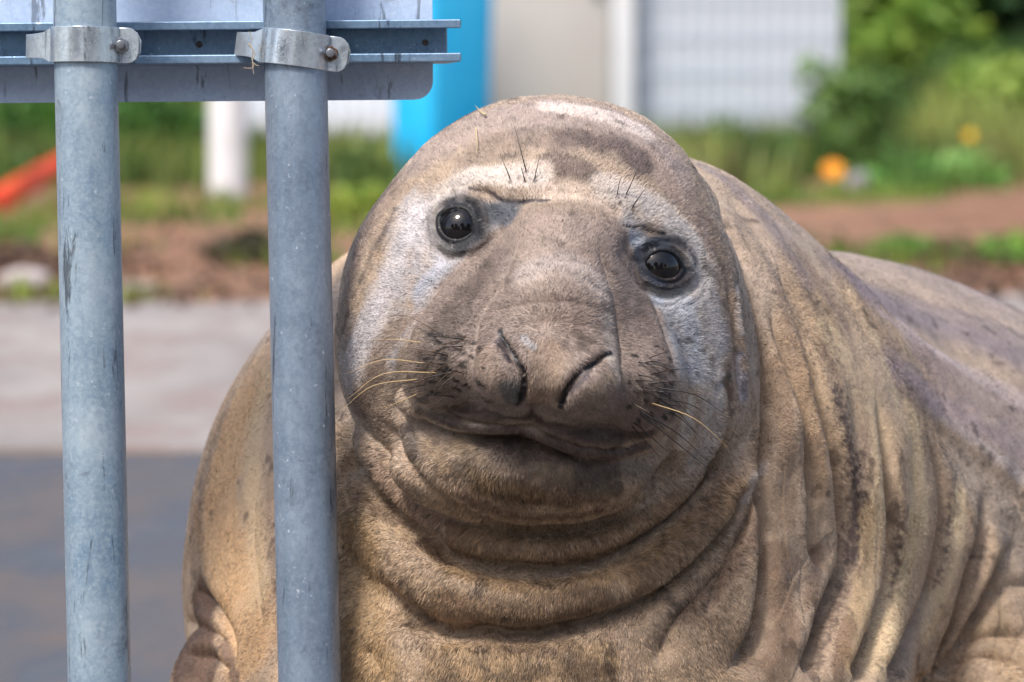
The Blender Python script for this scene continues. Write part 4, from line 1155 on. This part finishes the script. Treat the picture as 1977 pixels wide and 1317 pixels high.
def pave_mesh():
    rng = np.random.default_rng(3); nx = 600
    xs = np.linspace(-30, 30, nx)
    far = Y_PAVE + .35 * vnoise(np.stack([xs, xs * 0, xs * 0], 1), .8, 5) + .2 * vnoise(np.stack([xs, xs * 0, xs * 0], 1), .22, 6)
    near_ = Y_ROAD - .05 + .12 * vnoise(np.stack([xs, xs * 0, xs * 0], 1), .45, 8) + .05 * vnoise(np.stack([xs, xs * 0, xs * 0], 1), .3, 9)
    rows = [np.stack([xs, near_ + (far - near_) * t, np.full(nx, .012)], 1) for t in np.linspace(0, 1, 8)]
    rows.insert(0, np.stack([xs, near_ - .002, np.full(nx, -.01)], 1))
    P = np.vstack(rows); i = np.arange(9 * nx).reshape(9, nx)
    return P, np.stack([i[:-1, :-1], i[:-1, 1:], i[1:, 1:], i[1:, :-1]], -1).reshape(-1, 4)
tag(fast_mesh('pavement', *pave_mesh(), mc.m, smooth=False), kind='structure')

# ---- fallen leaves and mulch where the soil meets the pavement
def litter():
    rng = np.random.default_rng(9); n = 17000
    p = np.stack([rng.uniform(-6, 6, n), rng.normal(15.4, .75, n), np.zeros(n)], 1)
    p = p[(p[:, 1] > 13.9) & (fbm(p, .8, 77, 2) > rng.uniform(-.5, .3, n))]; n = len(p)
    p[:, 2] = terrain(p[:, 0], p[:, 1]) + rng.uniform(.004, .035, n)
    t = rng.normal(size=(n, 3)); t[:, 2] *= .4; t /= np.linalg.norm(t, axis=1, keepdims=True); s = np.cross(t, rng.normal(size=(n, 3))); s /= np.linalg.norm(s, axis=1, keepdims=True)
    l = rng.uniform(.012, .03, n)[:, None]
    o = fast_mesh('leaf_litter', np.stack([p - t * l, p + s * l * .5, p + t * l, p - s * l * .5], 1).reshape(-1, 3), np.arange(4 * n).reshape(-1, 4), None, smooth=False)
    k = rng.random(n)[:, None]
    C = hexc('3a2c23') + (hexc('5c4838') - hexc('3a2c23')) * k; C = np.where(rng.random(n)[:, None] > .9, hexc('6a5646'), C)
    vcol(o.data, 'pigment', np.repeat(C, 4, 0)); return o
# ---- grass and weeds
def blades(name, roots, h, wdt, hue, lean=.35, seed=1):
    rng = np.random.default_rng(seed); n = len(roots)
    az = rng.random(n) * 6.283; ln = rng.random(n) * lean
    dx = np.stack([np.cos(az), np.sin(az)], 1)
    hh = h * rng.uniform(.5, 1.3, n); ww = wdt * rng.uniform(.6, 1.4, n)
    az2 = rng.random(n) * 6.283; sx = np.stack([np.cos(az2), np.sin(az2), np.zeros(n)], 1) * ww[:, None] / 2
    up = np.zeros((n, 3)); up[:, 2] = 1
    d3 = np.concatenate([dx, np.zeros((n, 1))], 1)
    m1 = roots + up * (hh * .55)[:, None] + d3 * (hh * ln * .35)[:, None]
    tp = roots + up * (hh * (1 - .3 * ln))[:, None] + d3 * (hh * ln)[:, None]
    Vv = np.stack([roots - sx, roots + sx, m1 + sx * .8, m1 - sx * .8, tp], 1).reshape(-1, 3)
    b = np.arange(n)[:, None] * 5
    Ff = np.concatenate([b + [0, 1, 2], b + [0, 2, 3], b + [3, 2, 4]])
    me_o = fast_mesh(name, Vv, Ff, None, smooth=False)
    cc = hue(roots, rng)
    vcol(me_o.data, 'pigment', np.repeat(cc, 5, 0))
    me_o.data.materials.append(M_GRASS)
    return me_o
mg = Mat('grass', .55, spec=.3); mg.color(mg.attr('pigment').outputs['Color'])
mg.b.inputs['Transmission Weight'].default_value = 0
M_GRASS = mg.m
tag(litter(), 'dark fallen leaves and mulch along the edge of the pale pavement', 'leaf litter', kind='stuff').data.materials.append(M_GRASS)
def hue_field(a, b, c):
    def f(r, rng):
        n = fbm(r, .6, 31, 2); k = fbm(r, .35, 37, 2)
        C = hexc(a) + (hexc(b) - hexc(a)) * np.clip(.5 + n * 2.2, 0, 1)[:, None]
        C = C + (hexc(c) - C) * np.clip(k * 1.6 - .25, 0, .9)[:, None]
        return C * rng.uniform(.65, 1.35, len(r))[:, None]
    return f
def scatter(n, x0, x1, y0, y1, seed, mask=None):
    rng = np.random.default_rng(seed)
    p = np.stack([rng.uniform(x0, x1, n), rng.uniform(y0, y1, n), np.zeros(n)], 1)
    if mask is not None: p = p[mask(p, rng)]
    p[:, 2] = terrain(p[:, 0], p[:, 1]) - .01
    return p
r = scatter(76000, .1, 6.0, 19.0, 30, 5, lambda p, g: (fbm(p, .9, 71, 2) + (p[:, 1] - 20.2) * .55 > g.uniform(-.6, .5, len(p))) & ~((p[:, 0] > 1.0) & (p[:, 0] < 1.32) & (p[:, 1] < 20.6)))
tag(blades('grass', r, .20, .016, hue_field('42602a', '8f9850', '6b6240')), 'long green grass and weeds covering the right hand bank behind the seal', 'grass', kind='stuff')
r = scatter(60000, -6.4, .2, 19.4, 29, 6, lambda p, g: fbm(p, .9, 72, 2) + (p[:, 1] - 20.2) * .6 > g.uniform(-.5, .5, len(p)))
tag(blades('grass', r, .19, .016, hue_field('3c5a26', '7f8c44', '5f5a38'), seed=2), 'green grass behind the white bollard and the sign posts', 'grass', kind='stuff')
r = scatter(50000, -5.6, 5.6, 14.2, 19.5, 7, lambda p, g: fbm(p, .55, 73, 2) > g.uniform(.12, .42, len(p)))
tag(blades('grass', r, .07, .012, hue_field('5a7a30', '7f8f3e', '4a4a2a'), seed=3), 'scattered low grass tufts on the brown soil strip', 'grass', kind='stuff')
# leafy weeds with broad leaves
def leaf_cloud(n, c, rad, size, cols, seed, flat=.6):
    rng = np.random.default_rng(seed)
    d = rng.normal(size=(n, 3)); d /= np.linalg.norm(d, axis=1, keepdims=True)
    rr = rng.random(n) ** .45
    lump = 1 + .35 * vnoise(d, .55, seed)
    p = np.array(c) + d * (rr * lump)[:, None] * np.array(rad)
    p[:, 2] = np.maximum(p[:, 2], terrain(p[:, 0], p[:, 1]) + .01)
    t = rng.normal(size=(n, 3)); t[:, 2] *= flat; t /= np.linalg.norm(t, axis=1, keepdims=True)
    s = np.cross(t, rng.normal(size=(n, 3))); s /= np.linalg.norm(s, axis=1, keepdims=True)
    L_ = size * rng.uniform(.6, 1.4, n)
    Vv = np.stack([p - t * L_[:, None] / 2, p + s * L_[:, None] * .28, p + t * L_[:, None] / 2, p - s * L_[:, None] * .28], 1).reshape(-1, 3)
    Fq = np.arange(4 * n).reshape(-1, 4)
    k = np.clip(.5 + .6 * vnoise(p, max(rad) * .35, seed + 3) + rng.normal(0, .18, n), 0, 1)
    C = hexc(cols[0]) + (hexc(cols[1]) - hexc(cols[0])) * k[:, None]
    return Vv, Fq, C
M_STEM = Mat('stem', .8, col=(.10, .075, .05)).m
def bush(name, px, D, zc, rad, n, size, cols, seed, label, cat, group=None, stems=5):
    x = (px - IMW / 2) * K * D; y = math.sqrt(max(D * D - x * x, 1)); z0 = float(terrain(x, y))
    root = empty(name, (x, y, z0)); tag(root, label, cat, group)
    Vv, Fq, C = leaf_cloud(n, (x, y, z0 + zc), rad, size, cols, seed)
    o = fast_mesh('foliage', Vv, Fq, M_GRASS, smooth=False); vcol(o.data, 'pigment', np.repeat(C, 4, 0)); adopt(o, root)
    rng = random.Random(seed)
    for k in range(stems):
        a = rng.uniform(0, 6.28); b = np.array([x, y, z0 - .03]); e = np.array([x + math.cos(a) * rad[0] * .6, y + math.sin(a) * rad[1] * .6, z0 + zc + rad[2] * .5])
        v, f = stalk([b, (b + e) / 2 + [0, 0, rad[2] * .15], e], .012 * rad[2] / .4 + .003)
        adopt(link_mesh('stem', v, f, M_STEM), root)
    return root
DK = ('12240f', '274a1c'); MD = ('2f5720', '5f8a30'); LT = ('5f8a2e', '9ab048'); OL = ('4a5f26', '8a944a')
bush('shrub', 1910, 22.9, .62, (.34, .4, .50), 3600, .09, DK, 11, 'very dark leafed shrub standing tallest on the grassy bank', 'shrub')
bush('shrub', 2120, 25.0, .45, (.45, .5, .6), 2200, .09, DK, 12, 'dark leafed shrub half outside the view on the grassy bank', 'shrub')
bush('weed_clump', 1700, 23.4, .26, (.22, .25, .38), 1500, .06, ('4a6f26', '7f963f'), 13, 'tall olive green weed clump next to the white mesh panel', 'weeds')
bush('weed_clump', 1785, 22.6, .14, (.24, .25, .26), 1300, .06, LT, 14, 'pale green weed clump in the middle of the grassy bank', 'weeds')
bush('weed_clump', 1935, 21.6, .10, (.20, .22, .17), 1100, .06, ('6f8f34', 'a3b458'), 15, 'yellowish green weed clump under the dark shrub', 'weeds')
bush('weed_clump', 1410, 21.6, .05, (.22, .2, .13), 1000, .05, ('2f5a1c', '4f8a2a'), 16, 'deep green weed clump growing under the white mesh panel', 'weeds')
bush('weed_clump', 1640, 20.9, .20, (.20, .2, .30), 1500, .05, ('4a6a2c', '76904a'), 17, 'olive green weed clump behind the orange flower', 'weeds')
bush('weed_clump', 1800, 20.3, .04, (.3, .2, .10), 1000, .05, ('4f8632', '86b05a'), 18, 'fresh green weed clump beside the grey stone', 'weeds')
bush('weed_clump', 55, 21.3, .10, (.3, .3, .22), 1300, .06, MD, 19, 'green weed clump behind the orange tape', 'weeds')
bush('weed_clump', 300, 21.5, .10, (.22, .3, .24), 1300, .06, ('2a4f1c', '557f2a'), 20, 'dark green weed clump around the dark stake', 'weeds')
bush('weed_clump', 690, 20.4, .05, (.16, .25, .12), 900, .05, OL, 21, 'olive weed clump at the foot of the blue bin', 'weeds')
bush('weed_clump', 700, 18.4, .03, (.14, .2, .07), 700, .04, ('6f8a2e', 'a0aa4a'), 22, 'yellow green weed clump in front of the blue bin', 'weeds')
bush('weed_clump', 1960, 15.9, .02, (.12, .15, .06), 500, .035, ('4a7a26', '7f9a3c'), 23, 'low green weed clump at the edge of the soil strip', 'weeds')
bush('weed_clump', 1745, 16.4, .015, (.08, .12, .045), 350, .03, ('4f8a30', '6fa04a'), 24, 'small green weed clump alone on the soil strip', 'weeds')
bush('weed_clump', 480, 16.0, .02, (.14, .2, .07), 700, .035, ('2a2a1a', '4f4a30'), 25, 'withered dark weed clump at the edge of the pale pavement', 'weeds')
# flowers
M_PET = Mat('orange_petal', .6, col=tuple(hexc('e8930f'))).m; M_YEL = Mat('yellow_petal', .6, col=tuple(hexc('d8ac1a'))).m; M_HEART = Mat('flower_heart', .8, col=(.25, .08, .01)).m
M_GST = Mat('green_stem', .7, col=(.09, .17, .04)).m
def flower(px, py, rad, mat, label, D):
    c = CAM + (FWD + RGT * (px - IMW / 2) * K + UPV * (IMH / 2 - py) * K) * D; p = c.copy(); p[2] = float(terrain(c[0], c[1]))
    root = empty('flower', p); tag(root, label, 'flower'); up = c[2] - p[2]
    v, f = stalk([p - [0, 0, .01], p + [0.004, 0, up * .5], c], .0025); adopt(link_mesh('stem', v, f, M_GST), root)
    Nn = (CAM - c); Nn /= np.linalg.norm(Nn); Nn = Nn * .8 + np.array([0, 0, .6]); Nn /= np.linalg.norm(Nn)
    X = np.cross([0, 0, 1], Nn); X /= np.linalg.norm(X); Y = np.cross(Nn, X)
    for k in range(12):
        a = 2 * math.pi * k / 12; d = X * math.cos(a) + Y * math.sin(a); s = -X * math.sin(a) + Y * math.cos(a)
        vs = [c + d * rad * .15 - s * rad * .08, c + d * rad * .15 + s * rad * .08, c + d * rad * .7 + s * rad * .2 + Nn * rad * .12, c + d * rad + Nn * rad * .05, c + d * rad * .7 - s * rad * .2 + Nn * rad * .12]
        adopt(link_mesh('petal', vs, [(0, 1, 2, 3, 4)], mat, smooth=False), root)
    bm = bmesh.new(); bmesh.ops.create_icosphere(bm, subdivisions=2, radius=rad * .3)
    for q in bm.verts: q.co = Vector(c) + Vector(q.co) * (1.0)
    adopt(bm_obj('flower_heart', bm, mat, smooth=True), root)
flower(1608, 328, .042, M_PET, 'round orange flower in the weeds beside the grey stone', 19.4)
flower(1872, 262, .023, M_YEL, 'yellow flower higher up the grassy bank under the dark shrub', 20.0)
0 and flower(1795, 186, .022, M_YEL, 'small pale yellow flower among the tall weeds', 20.6)
0 and flower(1905, 515, .014, M_YEL, 'tiny yellow flower at the soil edge above the seal back', 15.2)
# stones
mst = Mat('stone', .85); mst.color(mst.mix(mst.grey(mst.noise(12), .35, .65), (.20, .19, .20), (.34, .31, .31))); mst.bump(mst.noise(30), .5, .01); M_STONE = mst.m
mst = Mat('pale_stone', .85); mst.color(mst.mix(mst.grey(mst.noise(12), .35, .65), (.36, .30, .28), (.50, .44, .42))); M_PSTONE = mst.m
def stone(px, py, sx, sy, sz, mat, seed, label):
    p = GT(px, py)
    bm = bmesh.new(); bmesh.ops.create_icosphere(bm, subdivisions=3, radius=1)
    A = np.array([v.co[:] for v in bm.verts]); n = vnoise(A, .8, seed) * .28 + vnoise(A, .35, seed + 1) * .1
    for v, k in zip(bm.verts, n): v.co = Vector((v.co.x * sx * (1 + k), v.co.y * sy * (1 + k), v.co.z * sz * (1 + k) + sz * .55)) + Vector(p)
    tag(bm_obj('stone', bm, mat, smooth=True), label, 'stone')
stone(1657, 372, .048, .05, .05, M_STONE, 3, 'grey stone lying next to the orange flower')
stone(45, 560, .07, .06, .035, M_PSTONE, 4, 'pale pinkish stone at the edge of the pale pavement')
stone(270, 566, .05, .05, .02, mst.m, 5, 'flat brownish stone between the two posts at the pavement edge')
stone(1580, 320, .03, .03, .02, M_PSTONE, 6, 'small pale stone half hidden in weeds left of the orange flower') if False else None
stone(300, 350, .04, .05, .03, M_PSTONE, 8, 'pale stone in the grass near the white bollard')
# bollard
mw = Mat('white_paint', .4, spec=.5); mw.color(mw.mix(mw.grey(mw.noise(6, 5), .5, .75), (.80, .79, .77), (.62, .60, .56))); M_WHITE = mw.m
b = GT(441, 383)
bol = empty('bollard', b); tag(bol, 'white painted round bollard standing on bare soil behind the posts', 'bollard')
bm = cyl_bm(.066, -.02, .94, 40); bmesh.ops.translate(bm, verts=bm.verts, vec=Vector(b)); o = adopt(bm_obj('shaft', bm, M_WHITE), bol); shade_auto(o)
bm = bmesh.new(); bmesh.ops.create_uvsphere(bm, u_segments=32, v_segments=12, radius=.067)
for v in bm.verts: v.co = Vector((v.co.x, v.co.y, max(v.co.z, 0) * .5 + .94)) + Vector(b)
adopt(bm_obj('cap', bm, M_WHITE, smooth=True), bol)
# dark stake
p = GT(312, 300); bm = cyl_bm(.022, -.05, .75, 14, .018); bmesh.ops.translate(bm, verts=bm.verts, vec=Vector(p))
tag(shade_auto(bm_obj('stake', bm, Mat('dark_stake', .8, col=(.02, .022, .03)).m)), 'dark slim stake in the grass left of the white bollard', 'stake')
# orange tape from a stake behind the left post down to the soil
mt = Mat('orange_tape', .45, col=tuple(hexc('f0391f'))); M_TAPE = mt.m
mt.color(mt.mix(mt.grey(mt.noise(3), .35, .65), tuple(hexc('f2321f')), tuple(hexc('f7643c'))))
Dt = 18.6
def at(px, py, D): return CAM + (FWD + RGT * (px - IMW / 2) * K + UPV * (IMH / 2 - py) * K) * D
tp = smooth_pts([at(185, 270, Dt + .3), at(115, 318, Dt + .2), at(60, 350, Dt), at(20, 375, Dt - .1), at(-60, 410, Dt - .25), at(-190, 470, Dt - .5)], 6)
vs, fs = [], []
for i, q in enumerate(tp):
    tw = .25 * math.sin(i * .55) + .15; u = np.array([math.sin(tw) * .3, -math.sin(tw), math.cos(tw)]); hw = (.038 + .016 * math.exp(-((i - 15) / 5) ** 2))
    for s, e in ((1, 0), (-1, 0), (-1, .004), (1, .004)): vs.append(q + u * s * hw + np.array([0, e, 0]))
for i in range(len(tp) - 1):
    for k in range(4): fs.append((i * 4 + k, i * 4 + (k + 1) % 4, i * 4 + 4 + (k + 1) % 4, i * 4 + 4 + k))
tape = link_mesh('warning_tape', vs, fs, M_TAPE); tag(tape, 'bright orange red plastic warning tape slanting down behind the left post', 'tape')
p = at(186, 258, Dt + .33); gz_ = float(terrain(p[0], p[1])); bm = cyl_bm(.016, gz_ - .05, p[2] + .1, 12)
bmesh.ops.translate(bm, verts=bm.verts, vec=Vector((p[0], p[1] + .03, 0)))
tag(shade_auto(bm_obj('tape_stake', bm, Mat('wooden_stake', .8, col=(.25, .18, .11)).m)), 'thin wooden stake holding the orange tape', 'stake')
# blue bin
mb = Mat('blue_plastic', .32, spec=.5); mb.color(mb.mix(mb.grey(mb.noise(4), .3, .7), tuple(hexc('14b8f2')), tuple(hexc('40ccfa')))); M_BLUE = mb.m
def obox(name, c, yaw, sx, sy, z0, z1, mat, parent, bev=.02, taper=1.0, seg=3):
    bm = box_bm(-sx / 2, sx / 2, -sy / 2, sy / 2, z0, z1)
    for v in bm.verts:
        if v.co.z < (z0 + z1) / 2: v.co.x *= taper; v.co.y *= taper
    if bev: bevel(bm, bev, seg)
    bm.transform(Matrix.Translation(Vector(c)) @ Matrix.Rotation(yaw, 4, 'Z'))
    o = bm_obj(name, bm, mat); shade_auto(o, 40)
    return adopt(o, parent)
c = GT(852, 362); bn = empty('plastic_bin', c); tag(bn, 'bright blue plastic bin standing between the sign and the beige cabinet', 'bin')
yw = math.radians(38)
obox('bin_body', c, yw, .30, .26, .0, .92, M_BLUE, bn, .03, .88); obox('lid', c, yw, .33, .29, .925, .985, M_BLUE, bn, .02)
# beige cabinet
mbc = Mat('beige_enamel', .45, spec=.4); mbc.color(mbc.mix(mbc.grey(mbc.noise(2.5, 4), .3, .7), (.66, .62, .57), (.58, .53, .47))); M_BEIGE = mbc.m
Dc = 22.2
def ground_pt(px, D):
    x = (px - IMW / 2) * K * D; y = D; return np.array([x, y, float(terrain(x, y))])
c = ground_pt(1066, Dc); cb = empty('utility_cabinet', c); tag(cb, 'beige metal utility cabinet rising behind the seal head', 'cabinet')
wcab = 238 * K * Dc
obox('cabinet_body', c + [0, .2, 0], 0, wcab, .38, -.1, 1.35, M_BEIGE, cb, .012); DOOR = obox('door', c + [0, .004, 0], 0, wcab - .03, .012, .06, 1.28, M_BEIGE, cb, .004)
obox('roof', c + [0, .19, 0], 0, wcab + .05, .45, 1.352, 1.40, M_BEIGE, cb, .01); sub_of(obox('handle', c + [wcab * .36, -.012, 0], 0, .02, .02, .66, .78, M_BOLT, cb, .004), DOOR)
# white post
c = ground_pt(1204, 21.6); bm = box_bm(-.042, .042, -.042, .042, -.1, 1.3, .006); bmesh.ops.translate(bm, verts=bm.verts, vec=Vector(c))
tag(shade_auto(bm_obj('fence_post', bm, M_WHITE)), 'white square post between the beige cabinet and the mesh panel', 'post')
# white sheeted mesh panels
M_SHEET = Mat('white_sheet', .6, col=(.90, .91, .93)).m; M_WIRE = Mat('mesh_wire', .45, .3, col=(.46, .50, .55)).m
def mesh_panel(pxa, pxb, Da, Db, bottom, top, nv, zs, label, group=None):
    A = ground_pt(pxa, Da); Bp = ground_pt(pxb, Db); A[2] = Bp[2] = 0
    root = empty('mesh_panel', (A + Bp) / 2 + [0, 0, bottom]); tag(root, label, 'fence panel', group)
    d = Bp - A; Ln = np.linalg.norm(d); yaw = math.atan2(d[1], d[0]); mid = (A + Bp) / 2
    obox('sheet', mid + [0, .05, 0], yaw, Ln, .006, bottom + .01, top, M_SHEET, root, 0)
    wv = bpy.data.meshes.new('wire'); bm = cyl_bm(.0046, bottom, top, 8); bm.to_mesh(wv); bm.free(); wv.materials.append(M_WIRE)
    for k in range(nv):
        o = bpy.data.objects.new('wire', wv); COL.objects.link(o); o.parent = root
        o.location = Vector(A + d * (k + .5) / nv) - root.location; 
    hv = bpy.data.meshes.new('cross_wire'); bm = cyl_bm(.0048, -Ln / 2, Ln / 2, 8); bm.to_mesh(hv); bm.free(); hv.materials.append(M_WIRE)
    for z in zs:
        o = bpy.data.objects.new('cross_wire', hv); COL.objects.link(o); o.parent = root
        o.rotation_euler = (0, math.pi / 2, yaw); o.location = Vector(mid + [0, -.012, z]) - root.location
    for e in (A,):
        bm = cyl_bm(.02, bottom - .3, top + .03, 16); bmesh.ops.translate(bm, verts=bm.verts, vec=Vector(e + [0, .02, 0])); adopt(shade_auto(bm_obj('frame_post', bm, M_WIRE)), root)
def zof(py, D): return float(at(988, py, D)[2])
mesh_panel(1236, 1622, 21.6, 21.75, zof(262, 21.6), 1.6, 14, [zof(y, 21.6) for y in (-270, -200, -130, -60, 8, 78, 148, 216)], 'white sheeted wire mesh panel ending at the tall weeds')
mesh_panel(440, 800, 21.7, 21.5, zof(268, 21.6), 1.6, 14, [zof(y, 21.6) for y in (-200, -60, 80, 215)], 'white sheeted wire mesh panel behind the bollard and the blue bin')
# far hedge closing the view
for k in range(7):
    bush('hedge_shrub', -900 + k * 620, 31 + (k % 2), .9, (1.15, .8, 1.3), 2600, .16, (('1a3312', '355c22'), ('22401a', '4a6f2c'), ('16290f', '2e4f1e'))[k % 3], 40 + k, 'broad dark green shrub in the hedge along the top of the bank', 'shrub', 'hedge shrubs along the top of the bank', 4)

# unseen houses added behind the camera to darken reflections in eyes and metal
def unseen_house(cx, cy, wd, dp, h, wall, roofc, label, nwin):
    root = empty('unseen_house', (cx, cy, 0)); tag(root, label, 'unseen_house')
    mw_ = Mat('house_wall', .8); mw_.color(mw_.mix(mw_.grey(mw_.noise(3), .35, .65), wall, tuple(q * .8 for q in wall)))
    mr_ = Mat('house_roof', .8, col=roofc); mg_ = Mat('window_glass', .08, col=(.03, .04, .05))
    adopt(bm_obj('wall', (lambda b: (bmesh.ops.translate(b, verts=b.verts, vec=Vector((cx, cy, 0))), b)[1])(box_bm(-wd / 2, wd / 2, -dp / 2, dp / 2, -.2, h)), mw_.m), root)
    bm = bmesh.new(); a = wd / 2 + .5; b = dp / 2 + .5; t = h + dp * .36
    vv = [bm.verts.new((cx + x, cy + y, z)) for x, y, z in ((-a, -b, h), (a, -b, h), (a, b, h), (-a, b, h), (-a, 0, t), (a, 0, t))]
    for q in ((0, 1, 5, 4), (2, 3, 4, 5), (0, 4, 3), (1, 2, 5), (3, 2, 1, 0)): bm.faces.new([vv[i] for i in q])
    bmesh.ops.recalc_face_normals(bm, faces=bm.faces); adopt(bm_obj('roof', bm, mr_.m), root)
    for k in range(nwin):
        x = cx - wd / 2 + wd * (k + .5) / nwin
        for nm, e, mt_, y in (('window', .62, M_WHITE, .03), ('pane', .54, mg_.m, .06)):
            bm = box_bm(x - e, x + e, cy + dp / 2 - .05, cy + dp / 2 + y, 1.0 + (.62 - e), 2.3 - (.62 - e)); o = adopt(bm_obj(nm, bm, mt_), root)
            if nm == 'pane': sub_of(o, win)
            else: win = o
unseen_house(-9, -13, 11, 7, 3.0, (.20, .12, .09), (.05, .05, .055), 'low brick building with dark roof, unseen, added behind the camera', 4)
unseen_house(6, -15, 12, 8, 3.2, (.12, .13, .14), (.045, .04, .04), 'low grey building with dark roof, unseen, added behind the camera', 5)

# unseen trees added behind the camera: darker eye reflections, less frontal sky light
def blocking_tree(x, y, h, seed, label):
    root = empty('unseen_tree', (x, y, 0)); tag(root, label, 'unseen_tree', 'unseen trees added behind the camera')
    bm = cyl_bm(.22, -.2, h * .6, 14, .09); bmesh.ops.translate(bm, verts=bm.verts, vec=Vector((x, y, 0))); adopt(shade_auto(bm_obj('trunk', bm, M_STEM)), root)
    Vv, Fq, C = leaf_cloud(2600, (x, y, h * .62), (2.6, 2.4, h * .38), .5, DK, seed)
    o = fast_mesh('crown', Vv, Fq, M_GRASS, smooth=False); vcol(o.data, 'pigment', np.repeat(C, 4, 0)); adopt(o, root)
for k, (x, y, h) in enumerate(((-15, -8, 9), (-7.5, -8.5, 8), (.5, -9.5, 9.5), (7.5, -8, 8.5), (15, -9, 9))):
    blocking_tree(x, y, h, 90 + k, 'dark leafy crown on a trunk, unseen, added behind the camera')
